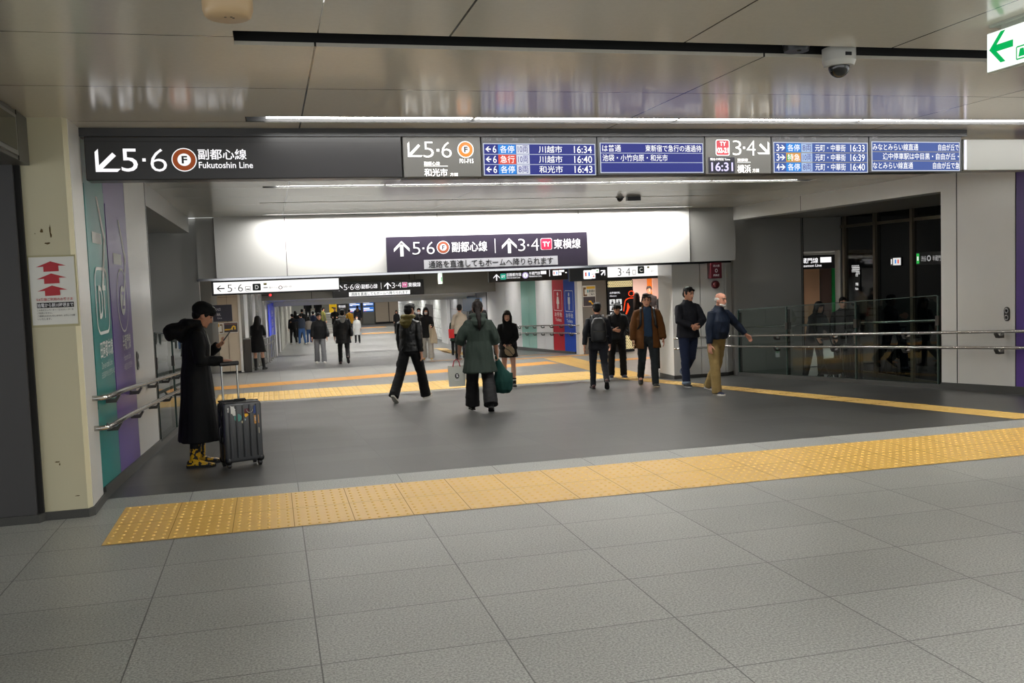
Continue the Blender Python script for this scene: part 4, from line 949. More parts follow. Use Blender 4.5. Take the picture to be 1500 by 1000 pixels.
def person(label, loc, face, h=1.70, res='mid', sex='m', legs=((8,6,3,0),(-6,10,3,0)), arms=((4,8,12,0),(4,8,12,0)), lean=2, twist=0, head=(5,0),
           top=None, bottom=None, shoes=None, hair=('short', None), skin=None, mask=None, curl=(.35,.35), stout=0.0, group=None, palms=(None,None), drop=0.0):
    s = h/1.70; vb, vc = RES[res]; skin = skin or SKIN; near = res != 'far'
    fem = sex == 'f'; sw = (.158 if fem else .178); hipw = .088
    piv = Vector((0,0,.95)); RL = Matrix.Rotation(-math.radians(lean), 3, 'X'); TW = Matrix.Rotation(-math.radians(twist), 3, 'Z')
    def sp(z, x=0.0, y=0.0):
        f = min(1, max(0, (z-.95)/.35)); Rt = Matrix.Rotation(-math.radians(twist)*f, 3, 'Z')
        return piv+RL@(Rt@Vector((x, y, 0))+Vector((0,0,z-.95))) if z > .95 else Vector((x, y, z))
    def ax(z):
        f = min(1, max(0, (z-.95)/.35)); Rt = Matrix.Rotation(-math.radians(twist)*f, 3, 'Z')
        return (RL@Rt@Vector((1,0,0)), RL@Rt@Vector((0,1,0))) if z > .95 else (Vector((1,0,0)), Vector((0,1,0)))
    # --- legs
    L = []
    for i, sgn in enumerate((-1, 1)):
        a, k, ab, fp = legs[i]; hp = Vector((sgn*hipw, 0, .90)); td = ldir(a, ab, sgn); kn = hp+td*.425; sd = ldir(a-k, ab*.3, sgn); an = kn+sd*.405
        out = math.radians(7)*sgn; L.append(dict(h=hp, k=kn, a=an, sd=sd, fp=math.radians(fp), f=Vector((math.sin(out), math.cos(out), 0))))
    lo = 9
    for q in L:
        for y, z in ((-.075,-.082),(.19,-.082)):
            lo = min(lo, q['a'].z+y*math.sin(q['fp'])+z*math.cos(q['fp']))
    dz = Vector((0,0,-lo-drop))
    # --- arms
    A = []
    for i, sgn in enumerate((-1, 1)):
        sh = sp(1.375, sgn*(sw-.008), 0); spec = arms[i]
        if spec[0] == 'to':
            el, wr = ik(sh, Vector(spec[1])/s-dz, .285, .245, spec[2])
        else:
            p, o, e, inn = spec; el = sh+(RL@TW@ldir(p, o, sgn))*.285; wr = el+(RL@TW@ldir(p+e, -inn if inn else o*.4, sgn))*.245
        d = (wr-el).normalized()
        nn = Vector(palms[i]) if palms[i] else Vector((-sgn, 0, 0)); nn = (nn-d*nn.dot(d)).normalized(); t = d.cross(nn)
        if palms[i] is None and t.y < 0: t = -t
        elif palms[i] is not None and t.dot(Vector((-sgn,.6,.3))) < 0: t = -t
        A.append(dict(s=sh, e=el, w=wr, d=d, n=nn, t=t))
    # --- head frame
    nb = sp(1.43); Rh = Matrix.Rotation(-math.radians(head[1]+twist*.5), 3, 'Z')@Matrix.Rotation(-math.radians(head[0]+lean*.4), 3, 'X')
    hc = sp(1.47, 0, .005)+Rh@Vector((0,.02,.115))
    H = lambda x, y, z: hc+Rh@Vector((x, y, z)); hx, hy, hz = Rh@Vector((1,0,0)), Rh@Vector((0,1,0)), Rh@Vector((0,0,1))
    # --- body skin
    mb = MB(); bw = .92 if fem else 1.0
    tor = [(.82,.08,.055,0),(.92,.165*(1.04 if fem else 1),.11,-.005),(1.06,.135*bw,.095+stout*.6,stout*.5),(1.2,.155*bw,.105+stout*.4,stout*.3),(1.33,.150*bw,.092,0),(1.395,.095*bw,.066,-.005),(1.45,.06,.058,0)]
    mb.loft([(sp(z,0,y), ax(z)[0]*w, ax(z)[1]*d) for z, w, d, y in tor], 16)
    mb.tube([sp(1.40,0,-.005), sp(1.46,0,.0), H(0,-.02,-.06)], [.06,.052,.052], 12)
    mb.loft([(H(0,(f+b)/2,z), hx*w, hy*((f-b)/2)) for z, w, f, b in HEADSEC], 20)
    if near:
        mb.tube([H(0,.082,.022), H(0,.096,-.008), H(0,.106,-.030), H(0,.085,-.040)], [.009,.011,.014,.009], 8)
        mb.ell(H(0,.084,.033), (.045,.012,.010), n=10, rings=6, rot=Rh); mb.ell(H(0,.087,-.066), (.023,.010,.009), n=10, rings=6, rot=Rh); mb.ell(H(0,.078,-.098), (.02,.014,.014), n=10, rings=6, rot=Rh)
        for q in (-1, 1): mb.ell(H(q*.076,-.006,-.012), (.010,.022,.032), n=10, rings=6, rot=Rh); mb.ell(H(q*.032,.080,.009), (.014,.010,.008), n=8, rings=6, rot=Rh)
    for a in A:
        mb.ell(a['s']-Vector((0,0,.02)), (.042,.042,.042), n=12, rings=8); mb.tube([a['s']-Vector((0,0,.02)), a['s'].lerp(a['e'], .4), a['e'], a['e'].lerp(a['w'], .35), a['w']], [.042,.044,.037,.038,.026], 12)
    for i, a in enumerate(A): hand(mb, a['w'], a['d'], a['n'], a['t'], curl[i], k=(.93 if fem else 1.0)*(1.0 if near else 1.1))
    for q in L:
        mb.tube([q['h']+Vector((0,0,.04)), q['h'].lerp(q['k'], .5), q['k'], q['k'].lerp(q['a'], .35), q['k'].lerp(q['a'], .8), q['a']], [.088,.074,.052,.055,.037,.036], 14)
        mb.loft([(q['a']+q['f']*-.04-Vector((0,0,.045)), Vector((.026,0,0)), Vector((0,0,.03))), (q['a']+q['f']*.05-Vector((0,0,.045)), Vector((.034,0,0)), Vector((0,0,.025))), (q['a']+q['f']*.13-Vector((0,0,.06)), Vector((.03,0,0)), Vector((0,0,.012)))], 10)
    def fin(m): m.v = [tuple((Vector(p)+dz)*s) for p in m.v]; return m
    me = fuse(fin(mb), vb, 2 if near else 1)
    o = link(me, 'person', [skin, EYE, BROW, LIP])
    if near:
        Hi = Rh.transposed(); hcw = (hc+dz)*s
        for p in me.polygons:
            c = Vector(p.center)
            if (c-hcw).length < .17*s:
                q = Hi@(c-hcw)/s
                if q.y > .055:
                    for e in (-1, 1):
                        if abs(q.x-e*.032) < .0135 and abs(q.z-.010) < .0055: p.material_index = 1
                        elif abs(q.x-e*.034) < .021 and abs(q.z-.035) < .0065: p.material_index = 2
                    if abs(q.x) < .023 and abs(q.z+.066) < .0085: p.material_index = 3
    o.location = loc; o.rotation_euler = (0, 0, -math.radians(face))
    tag(o, label, 'person', group or 'people in the concourse')
    # --- hair
    kind, hm = hair[0], hair[1] or HAIR
    mb = MB()
    if kind == 'bald':
        mb.ell(H(0,-.055,-.005), (.080,.055,.055), rot=Rh)
        for q in (-1, 1): mb.ell(H(q*.07,-.02,.012), (.014,.045,.03), rot=Rh)
        fin(mb); link(fuse(mb, vb*1.1, 2), 'hair', hm, o)
        mb = MB(); mb.ell(H(0,.074,-.086), (.046,.026,.032), rot=Rh); mb.ell(H(-.05,.045,-.075), (.02,.035,.02), rot=Rh); mb.ell(H(.05,.045,-.075), (.02,.035,.02), rot=Rh)
        link(fuse(fin(mb), vb*1.1, 2), 'beard', hm, o)
    else:
        g = 1.0
        mb.loft([(H(0,(f+b)/2,z), hx*w, hy*((f-b)/2)) for z, w, f, b in ((.045,.080,.062,-.108),(.06,.082,.082,-.112),(.085,.076,.078,-.108),(.108,.058,.056,-.086),(.124,.032,.03,-.05),(.129,.012,.0,-.02))], 18)
        mb.ell(H(0,-.050,.0), (.078,.066,.082), rot=Rh)
        for q in (-1, 1): mb.ell(H(q*.074,.018,.03), (.013,.03,.045), rot=Rh); mb.ell(H(q*.035,.064,.066), (.04,.026,.020), rot=Rh)
        if kind == 'short': mb.ell(H(.02,.03,.104), (.056,.052,.028), rot=Rh)
        if kind in ('long', 'bob'):
            ln = .34 if kind == 'long' else .14
            mb.loft([(H(0,-.035,.06), hx*.086, hy*.088), (H(0,-.045,-.04), hx*.092, hy*.07), (H(0,-.06,-.04-ln*.5), hx*.105, hy*.055), (H(0,-.062,-.04-ln), hx*.092, hy*.04)], 16)
            for q in (-1, 1): mb.tube([H(q*.062,.04,.06), H(q*.082,.035,-.02), H(q*.085,.03,-.10), H(q*.08,.03,-.06-ln*.75)], [.028,.028,.026,.014], 10)
            mb.ell(H(0,.078,.055), (.06,.022,.03), rot=Rh)
        if kind == 'pony':
            mb.ell(H(0,-.105,.02), (.03,.03,.03), rot=Rh); mb.tube([H(0,-.115,.02), H(.005,-.16,-.03), H(.01,-.185,-.12), H(.018,-.205,-.22), H(.02,-.20,-.31), H(.022,-.19,-.36)], [.026,.040,.042,.036,.026,.008], 10)
        ho = link(fuse(fin(mb), vb*1.15, 1, .004 if near else 0, (60, 60, 14)), 'hair', hm, o)
        if kind == 'pony' and near:
            mb = MB(); mb.tube([H(0,-.118,.005), H(.002,-.13,-.012)], [.031,.031], 12); link(fin(mb).mesh('hair_tie', [], True), 'hair_tie', mat('hair_tie', '#3a2a28'), ho)
        if kind == 'cap':
            mb = MB(); mb.ell(H(0,-.012,.062), (.097,.118,.078), rot=Rh, n=20, rings=12); mb.ell(H(0,-.045,.035), (.098,.095,.075), rot=Rh, n=20, rings=12); mb.ell(H(0,.06,.075), (.07,.05,.03), rot=Rh)
            co = link(fuse(fin(mb), vb*1.1, 3, .003, (14,14,14)), 'cap', cloth('cap_black', '#0b0b0c', amt=.2), o)
            mb = MB(); mb.ell(H(.048,.052,.117), (.012,.014,.006), rot=Rh); link(fin(mb).mesh('cap_badge', [], True), 'cap_badge', mat('badge_silver', '#d9d9d6', rough=.25, metal=.8), co)
    if mask:
        mb = MB(); mb.ell(H(0,.072,-.052), (.056,.042,.046), rot=Rh); mm = fuse(fin(mb), vb, 1); link(mm, 'face_mask', mat('mask_white', '#dcdcdc', rough=.7), o)
    # --- trousers / skirt
    bt = bottom or {}
    if bt.get('kind') == 'trousers':
        mb = MB(); w = bt.get('wide', 1.0); cu = bt.get('cuff', .062)
        mb.loft([(sp(1.02), ax(1.02)[0]*.155*(.95 if fem else 1)*(1+stout), ax(1.02)[1]*(.115+stout*.5)), (sp(.92), Vector((.175,0,0)), Vector((0,.128+stout*.3,0))), (sp(.84), Vector((.165,0,0)), Vector((0,.115,0))), (sp(.79), Vector((.10,0,0)), Vector((0,.08,0)))], 18)
        for q in L:
            e = q['a']+q['sd']*bt.get('over', .03)
            mb.tube([q['h']+Vector((0,0,.03)), q['h'].lerp(q['k'], .45), q['k'], q['k'].lerp(e, .5), e], [.100, .090*w**.5, .072*w, (.072+cu)/2*w, cu*w], 16)
        if bt.get('cargo'):
            for q, sg in zip(L, (-1, 1)): mb.ell(q['h'].lerp(q['k'], .62)+Vector((sg*.075,-.01,0)), (.03,.055,.075))
        tm = fuse(fin(mb), vc, 1, .0065 if near else 0, (6, 6, 17), len(label)*.37)
        tr = link(tm, 'trousers', bt['m'], o)
        if bt.get('turnup'):
            for q in L:
                mb = MB(); e = q['a']+q['sd']*.03; mb.tube([e-q['sd']*.05, e], [cu*w*1.1, cu*w*1.12], 14); link(fin(mb).mesh('turn_up', [], True), 'turn_up', bt['turnup'], tr)
    elif bt.get('kind') == 'skirt':
        mb = MB(); hz_ = bt.get('hem', .62); kf = Vector((0,(L[0]['k'].y+L[1]['k'].y)*.3,0))
        mb.loft([(sp(1.02), Vector((.14,0,0)), Vector((0,.105,0))), (sp(.9), Vector((.18,0,0)), Vector((0,.135,0))), (Vector((0,0,hz_))+kf, Vector((.215,0,0)), Vector((0,.175,0)))], 24)
        link(fuse(fin(mb), vc, 1, .007 if near else 0, (20, 20, 3)), 'skirt', bt['m'], o)
    if bt.get('socks'):
        for q in L:
            mb = MB(); mb.tube([q['a']-Vector((0,0,.03)), q['a'].lerp(q['k'], bt.get('sock_h', .35))], [.043,.050], 12); link(fin(mb).mesh('sock', [], True), 'sock', bt['socks'], o)
    # --- shoes
    sh = shoes or {}
    for q in L:
        q2 = (q['a']+dz)*s
        shoe_part(q2, q['f'], q['fp'], sh.get('m', SOLEB), sh.get('sole', SOLEB), o, sh.get('boot', 0), (q['k']-q['a']).normalized(), s*sh.get('k', 1.0), 'boot' if sh.get('boot') else 'shoe', sh.get('t', .022), extra=sh.get('extra') if near else None)
    # --- top
    tp = top or {}
    hem = tp.get('hem', .82); ez = tp.get('ease', 1.0); fl = tp.get('flare', 1.0); m = tp.get('m')
    secs = [(1.475,.066,.066,0),(1.445,.088,.080,-.005),(1.405,.132*(.93 if fem else 1.0),.098,-.006),(1.355,.172*(.93 if fem else 1.0),.112,-.003),(1.25,.190*ez*bw,.132*ez+stout*.5,stout*.4),(1.08,.180*ez*bw,.128*ez+stout,stout*.8),(.95,.185*ez*fl**.4,.135*ez*fl**.4+stout*.6,stout*.5)]
    if hem < .9:
        kmid = (L[0]['k']+L[1]['k'])/2; n = 3
        for j in range(1, n+1):
            z = .92+(hem-.92)*j/n; t = j/n; off = kmid.y*.45*t*min(1, (.92-hem)/.45); secs.append((z, (.187+(.035*t if hem < .7 else .012*t))*ez*(1+(fl-1)*t), (.138+(.045*t if hem < .7 else .006*t))*ez*(1+(fl-1)*t), off))
    else: secs.append((hem, .175*ez, .13*ez+stout*.6, stout*.5))
    mb = MB()
    mb.loft([(sp(z,0,y), ax(z)[0]*w, ax(z)[1]*d) for z, w, d, y in secs], 20)
    st = tp.get('sleeve', 1.0); se = tp.get('sl_ease', ez)
    for a in A:
        ins = a['s'].lerp(sp(1.36), .35)
        if tp.get('batwing'):
            mb.loft([(sp(1.30,0,0), Vector((0,.10,0)), Vector((0,0,.12))), (a['s'].lerp(a['e'], .5), Vector((0,.095,0)), Vector((0,0,.13))), (a['e'], Vector((0,.08,0)), Vector((0,0,.09)))], 14)
        end = a['e'].lerp(a['w'], .93*st)
        mb.tube([ins, a['s']+Vector((0,0,-.016)), a['s'].lerp(a['e'], .5), a['e'], a['e'].lerp(end, .5), end], [.052*se**.5, .062*se**.6, .066*se, .059*se, .054*se, .047*se*tp.get('cuff', 1.0)], 14)
    if tp.get('collar'): mb.loft([(sp(1.42,0,-.005), ax(1.4)[0]*.098, ax(1.4)[1]*.088), (sp(1.475,0,0), ax(1.4)[0]*.078, ax(1.4)[1]*.076), (sp(1.475+tp['collar'],0,.004), ax(1.4)[0]*.072, ax(1.4)[1]*.074)], 16)
    gm = fuse(fin(mb), vc, 1, tp.get('fold', .006) if near else 0, tp.get('wscale', (11, 11, 7)), len(label)*.61)
    go = None
    if tp.get('open'):
        wd = tp['open']; bm = bmesh.new(); bm.from_mesh(gm)
        kill = []
        for f in bm.faces:
            c = f.calc_center_median()/s-dz; q = RL.transposed()@(c-piv) if c.z > .95 else c-piv
            if c.y > .02 and abs(q.x) < wd*(1.0+max(0, (1.1-c.z))*tp.get('vent', .3)) and (c-H(0,0,0)).length > .12 and all((c-a['w']).length > .1 for a in A): kill.append(f)
            elif f.normal.z < -.8 and c.z < hem+.05: kill.append(f)
        bmesh.ops.delete(bm, geom=kill, context='FACES'); bm.to_mesh(gm); bm.free()
        mb = MB(); mb.loft([(sp(z,0,y), ax(z)[0]*w*.88, ax(z)[1]*d*.86) for z, w, d, y in secs if z > .86]+[(sp(.9,0,0), Vector((.155,0,0)), Vector((0,.115,0)))], 20)
        link(fuse(fin(mb), vc, 1, .004, (9,9,9)), tp.get('inner_name', 'sweater'), tp['inner'], o)
    go = link(gm, tp.get('name', 'jacket'), m, o)
    if tp.get('open'):
        so = go.modifiers.new('thickness', 'SOLIDIFY'); so.thickness = -.012; so.offset = -1
    if tp.get('zip') and near:
        mb = MB(); pts = [sp(z, .0, y+d+.002) for z, w, d, y in secs if z <= 1.43][:6]; mb.tube(pts, .006, 6); link(fin(mb).mesh('zip', [], True), 'zip', tp['zip'], go)
    hd = tp.get('hood')
    if hd:
        mb = MB(); k = hd.get('k', 1.0)
        pts = [sp(1.45, .105*math.sin(q), -.012-.10*math.cos(q)*1.0)+Vector((0,0,.035-.018*math.cos(q))) for q in [math.radians(v) for v in (-125,-95,-60,-30,0,30,60,95,125)]]
        mb.tube(pts, [.022*k,.032*k,.042*k,.05*k,.055*k,.05*k,.042*k,.032*k,.022*k], 10)
        b = hd.get('back', .1); mb.loft([(sp(1.45,0,-.10), ax(1.4)[0]*.11*k, ax(1.4)[1]*.045*k), (sp(1.40,0,-.115-b*.3), ax(1.4)[0]*.12*k, ax(1.4)[1]*.06*k), (sp(1.33,0,-.125-b*.25), ax(1.4)[0]*.09*k, ax(1.4)[1]*.05*k), (sp(1.28,0,-.12), ax(1.4)[0]*.035*k, ax(1.4)[1]*.03*k)], 14)
        if hd.get('out'): mb.ell(sp(1.40,0,-.20), (.10*k,.11*k,.075*k)); mb.ell(sp(1.36,0,-.255), (.075*k,.05*k,.06*k))
        link(fuse(fin(mb), vc, 2, .005 if near else 0, (12,12,12)), 'hood', hd.get('m', m), go)
    # --- world helpers for held things
    Mw = Matrix.Translation(Vector(loc))@Matrix.Rotation(-math.radians(face), 4, 'Z')
    wp = lambda v: Mw@((v+dz)*s)
    return dict(o=o, M=Mw, s=s, palm=[wp(a['w']+a['d']*.085+a['n']*.02) for a in A], wrist=[wp(a['w']) for a in A], hd=[Mw.to_3x3()@a['d'] for a in A], back=lambda z, y=-.15, x=0: wp(sp(z, x, y)), head=wp(hc), wp=wp, H=lambda x,y,z: wp(H(x,y,z)))
def at(x, y): return (x, y, fz(y))
BLK = cloth('black', '#09090b'); BLK2 = cloth('soft_black', '#141416', .7)

# ------------------------------------------------------------------ the people, nearest first
gold = mat('boot_gold', '#c79a12', rough=.45); gunm = mat('zip_steel', '#8c8a80', rough=.3, metal=1)
def floral():
    m = bpy.data.materials.new('boot_floral'); m.use_nodes = True; nt = m.node_tree; b_ = nt.nodes['Principled BSDF']; b_.inputs['Roughness'].default_value = .5
    tc = nt.nodes.new('ShaderNodeTexCoord'); v = nt.nodes.new('ShaderNodeTexNoise'); v.inputs['Scale'].default_value = 26; v.inputs['Detail'].default_value = 1.5
    r = nt.nodes.new('ShaderNodeValToRGB'); r.color_ramp.interpolation = 'CONSTANT'; r.color_ramp.elements[0].color = (.006,.006,.007,1); r.color_ramp.elements[1].position = .47; r.color_ramp.elements[1].color = (*lin('#d8a80c'), 1)
    nt.links.new(tc.outputs['Object'], v.inputs['Vector']); nt.links.new(v.outputs['Fac'], r.inputs['Fac']); nt.links.new(r.outputs['Color'], b_.inputs['Base Color']); return m
FLORAL = floral()
hatp = person('person in a black cap and long black coat looking at a phone beside the suitcase', at(-.74, 9.72), 82, 1.60, 'near', 'f',
    legs=((3,6,3,0),(-3,4,3,0)), arms=(('to',(-.07,.235,1.17),(-.6,-.3,-.7)), ('to',(.15,.25,1.03),(.4,-.8,-.5))), lean=3, head=(28,0),
    top=dict(m=BLK, hem=.26, ease=1.06, flare=1.16, collar=.02, hood=dict(k=1.15, back=.12, out=True), name='coat', zip=gunm, fold=.008, wscale=(13,13,3), sl_ease=1.05),
    bottom=dict(kind='trousers', m=BLK2, cuff=.05, over=-.1), shoes=dict(m=FLORAL, sole=SOLEB, boot=.19, t=.038, k=1.08), hair=('cap', HAIR), curl=(.75,1.1), palms=((.7,-.1,.7),(-.3,.2,-1)))
man = person('man in a black leather jacket with an olive hood, walking away in cargo trousers', at(2.36, 16.82), 34, 1.74, 'near',
    legs=((-17,18,7,-34),(20,4,6,6)), arms=((8,9,12,0),(-8,8,16,0)), lean=2, head=(4,10),
    top=dict(m=mat('leather_black', '#101010', rough=.38, noise_amt=.2, noise_scale=30, bump=.4, bump_scale=30), hem=.88, collar=.015, hood=dict(k=1.0, back=.05, m=cloth('olive', '#5a5026')), fold=.009, wscale=(12,12,14)),
    bottom=dict(kind='trousers', m=BLK, wide=1.18, cuff=.078, over=.05, cargo=True), shoes=dict(m=mat('shoe_cream', '#8a7d70', rough=.6), sole=SOLEW, t=.03), hair=('short', HAIR))
grn = person('woman with a ponytail in a loose green hooded poncho, walking away with two bags', at(2.96, 13.73), 8, 1.63, 'near', 'f',
    legs=((13,6,4,0),(-10,22,4,-22)), arms=((6,27,16,-6),(2,20,14,0)), lean=2, head=(6,4),
    top=dict(m=cloth('sage_green', '#2b362f', .75), hem=.60, ease=1.12, flare=1.12, batwing=True, sleeve=.34, sl_ease=1.35, cuff=1.25, hood=dict(k=1.0, back=.12), name='poncho', fold=.013, wscale=(10,10,3)),
    bottom=dict(kind='trousers', m=BLK2, wide=1.35, cuff=.085, over=.02), shoes=dict(m=BLK2, sole=SOLEB), hair=('pony', HAIRB), curl=(1.0,1.0))
girl = person('young woman in a black cardigan and short dark skirt holding a beige pouch, walking closer', at(4.70, 18.95), 196, 1.57, 'near', 'f',
    legs=((12,5,2,6),(-8,14,2,-18)), arms=(('to',(-.05,.20,.90),(-.8,-.4,0)), ('to',(.07,.20,.90),(.8,-.4,0))), lean=1, head=(6,0),
    top=dict(m=BLK, hem=.84, ease=1.06, name='cardigan', fold=.008, sl_ease=1.12), bottom=dict(kind='skirt', m=cloth('dark_brown', '#1e1812'), hem=.66, socks=mat('sock_white', '#d8d5d0', rough=.8), sock_h=.2),
    shoes=dict(m=SOLEB, sole=SOLEB, boot=.12, t=.04), hair=('long', HAIRB), skin=SKIN2, curl=(.8,.8))
bpm = person('man in a dark blazer wearing a black backpack, walking away toward the pink passage', at(5.86, 16.68), 14, 1.62, 'near',
    legs=((16,12,2,0),(-14,34,2,-40)), arms=((-14,16,14,0),(12,12,18,0)), lean=5, head=(8,6),
    top=dict(m=cloth('blazer_navy_black', '#15161c'), hem=.80, name='blazer', fold=.007), bottom=dict(kind='trousers', m=cloth('charcoal', '#1c1e24'), cuff=.058, wide=.95), shoes=dict(m=mat('shoe_oxblood', '#3d1a18', rough=.35), sole=SOLEB), hair=('short', HAIR))
phm = person('man all in black with blue trimmed shoes, head bowed, standing before the black totem', at(7.37, 19.74), 190, 1.68, 'near',
    legs=((4,6,5,0),(0,6,5,0)), arms=((14,14,38,0),('to',(.10,.26,1.08),(.8,-.4,-.3))), lean=4, head=(36,-4),
    top=dict(m=cloth('black_nylon', '#0f1013', .55), hem=.86, collar=.02, ease=1.06, fold=.009), bottom=dict(kind='trousers', m=BLK, wide=1.1, cuff=.07), shoes=dict(m=mat('shoe_blue_black', '#1c2740', rough=.5), sole=mat('sole_grey', '#9a9a9a')), hair=('short', HAIR))
brn = person('man in an open brown corduroy coat over a blue sweater, walking closer', at(6.70, 16.33), 196, 1.72, 'near',
    legs=((14,8,2,8),(-10,30,2,-34)), arms=((12,14,14,0),(-6,14,12,0)), lean=1, head=(4,6),
    top=dict(m=cloth('brown_corduroy', '#58340f', .85, .2, 70), hem=.72, ease=1.1, flare=1.08, collar=.012, open=.075, inner=cloth('steel_blue', '#24384f'), name='coat', fold=.010, wscale=(9,9,6), sl_ease=1.12),
    bottom=dict(kind='trousers', m=cloth('dark_slate', '#23282a'), cuff=.064), shoes=dict(m=mat('shoe_olive_black', '#26251c', rough=.5), sole=mat('sole_cream', '#b9a98a')), hair=('short', HAIRB))
drk = person('person in a long black coat and white shoes standing behind the brown coated man', at(8.72, 20.3), 15, 1.72, 'mid',
    legs=((4,4,3,0),(-3,4,3,0)), arms=((10,10,40,6),(8,10,60,6)), lean=2, head=(10,-20),
    top=dict(m=BLK, hem=.55, name='coat', ease=1.05), bottom=dict(kind='trousers', m=BLK2), shoes=dict(m=mat('shoe_white', '#c9c7c2', rough=.6), sole=SOLEW), hair=('bob', HAIR))
nvy = person('young man in a charcoal overshirt and turned-up jeans with hands together, walking closer', at(7.26, 15.78), 176, 1.79, 'near',
    legs=((-14,34,4,-30),(10,4,3,4)), arms=(('to',(-.05,.27,1.10),(-.9,-.3,-.2)), ('to',(.06,.28,1.11),(.9,-.3,-.2))), lean=0, head=(6,-16),
    top=dict(m=cloth('ink_charcoal', '#1a1b22', .85, .2, 60), hem=.84, ease=1.08, collar=.012, name='overshirt', fold=.009, sl_ease=1.08), bottom=dict(kind='trousers', m=cloth('indigo', '#151f38', .8, .25, 30), cuff=.068, turnup=cloth('denim_pale', '#6f7c8f')),
    shoes=dict(m=mat('shoe_black', '#17171a', rough=.4), sole=mat('sole_grey', '#9a9a9a')), hair=('short', HAIR), curl=(.7,.9))
old = person('elderly man with a white beard, navy blouson and khaki trousers, one arm held out', at(6.74, 13.62), 158, 1.60, 'near',
    legs=((-13,16,4,-10),(9,4,4,4)), arms=((26,40,12,-30),(6,10,8,0)), lean=9, head=(2,-6), stout=.035,
    top=dict(m=cloth('navy_blouson', '#0f1a2c', .6), hem=.93, ease=1.08, collar=.012, name='blouson', fold=.010, sl_ease=1.1), bottom=dict(kind='trousers', m=cloth('khaki', '#8a7448', .85), wide=1.15, cuff=.072, over=.045),
    shoes=dict(m=mat('shoe_navy', '#1a2440', rough=.5), sole=SOLEW, t=.032), hair=('bald', HAIRW), skin=mat('skin_ruddy', '#c48a72', rough=.5, noise_amt=.08, noise_scale=30))
rail = person('long-haired woman in a short black coat and knee boots leaning on the steel rail', at(-.42, 28.0), 18, 1.56, 'mid', 'f',
    legs=((6,4,2,0),(12,2,3,0)), arms=((20,8,70,20),(26,8,80,20)), lean=6, head=(20,0), top=dict(m=BLK, hem=.56, flare=1.1, name='coat', ease=1.05), bottom=dict(socks=BLK, sock_h=.85), shoes=dict(m=SOLEB, sole=SOLEB, boot=.3, t=.05), hair=('long', HAIR), skin=SKIN2)
gray = person('man in a black jacket and light grey trousers coming up the second ramp', at(1.47, 30.95), 184, 1.62, 'mid',
    legs=((8,4,3,4),(-4,8,3,0)), arms=((4,10,12,0),(4,12,16,0)), head=(16,-14), top=dict(m=BLK, hem=.82, ease=1.1, collar=.02), bottom=dict(kind='trousers', m=cloth('light_grey', '#77777a'), wide=1.15, cuff=.08), shoes=dict(m=mat('shoe_white', '#c9c7c2'), sole=SOLEW), hair=('short', HAIR))
blk = person('man in a quilted black coat with a pale hood lining, walking away', at(2.08, 29.07), 4, 1.66, 'mid',
    legs=((14,6,3,0),(-10,44,3,-50)), arms=((-4,14,12,0),(8,10,24,0)), lean=3, head=(4,0), top=dict(m=cloth('quilt_black', '#101012', .5), hem=.66, ease=1.12, name='coat', hood=dict(k=.85, back=.02, m=cloth('hood_grey', '#8a8a88')), wscale=(3,3,40), fold=.007), bottom=dict(kind='trousers', m=BLK2), shoes=dict(m=mat('shoe_oxblood', '#3d1a18'), sole=SOLEB), hair=('short', HAIR))
msk = person('masked woman in a black top and pale trousers carrying a cream coat', at(4.45, 27.93), 190, 1.56, 'mid', 'f',
    legs=((10,6,3,4),(-8,14,3,-16)), arms=((18,10,70,10),(4,8,10,0)), head=(4,0), mask=True, top=dict(m=BLK, hem=.72, ease=1.02, name='tunic'), bottom=dict(kind='trousers', m=cloth('pale_grey', '#a8a49c'), wide=1.3, cuff=.08), shoes=dict(m=mat('shoe_tan', '#b58e52', rough=.5), sole=SOLEW), hair=('bob', HAIR), skin=SKIN2)
tal = person('person in a dark coat walking just ahead of the green poncho, mostly hidden', at(5.52, 25.6), 10, 1.74, 'mid', top=dict(m=BLK, hem=.75, ease=1.05), bottom=dict(kind='trousers', m=BLK2), hair=('short', HAIR))
crm = person('person in a cream jacket beside the dark coat, mostly hidden by the green poncho', at(5.32, 27.2), 10, 1.60, 'mid', 'f', arms=((4,14,30,0),(4,8,14,0)), top=dict(m=cloth('cream', '#b5a998'), hem=.8), bottom=dict(kind='trousers', m=BLK2), hair=('short', HAIR))
chd = person('short person with a brown bob and dark green coat near the white post', at(5.96, 31.39), 12, 1.34, 'mid', 'f', top=dict(m=cloth('bottle_green', '#1b2a20'), hem=.6, name='coat'), bottom=dict(kind='trousers', m=BLK2), hair=('bob', mat('hair_brown', '#2d1c12', rough=.5)))
sml = person('small child in a dark hat glimpsed between the poncho and the young woman', at(6.77, 29.36), 190, 1.0, 'mid', top=dict(m=cloth('plum', '#4a2a3c'), hem=.75), bottom=dict(kind='trousers', m=BLK2), hair=('short', HAIR))
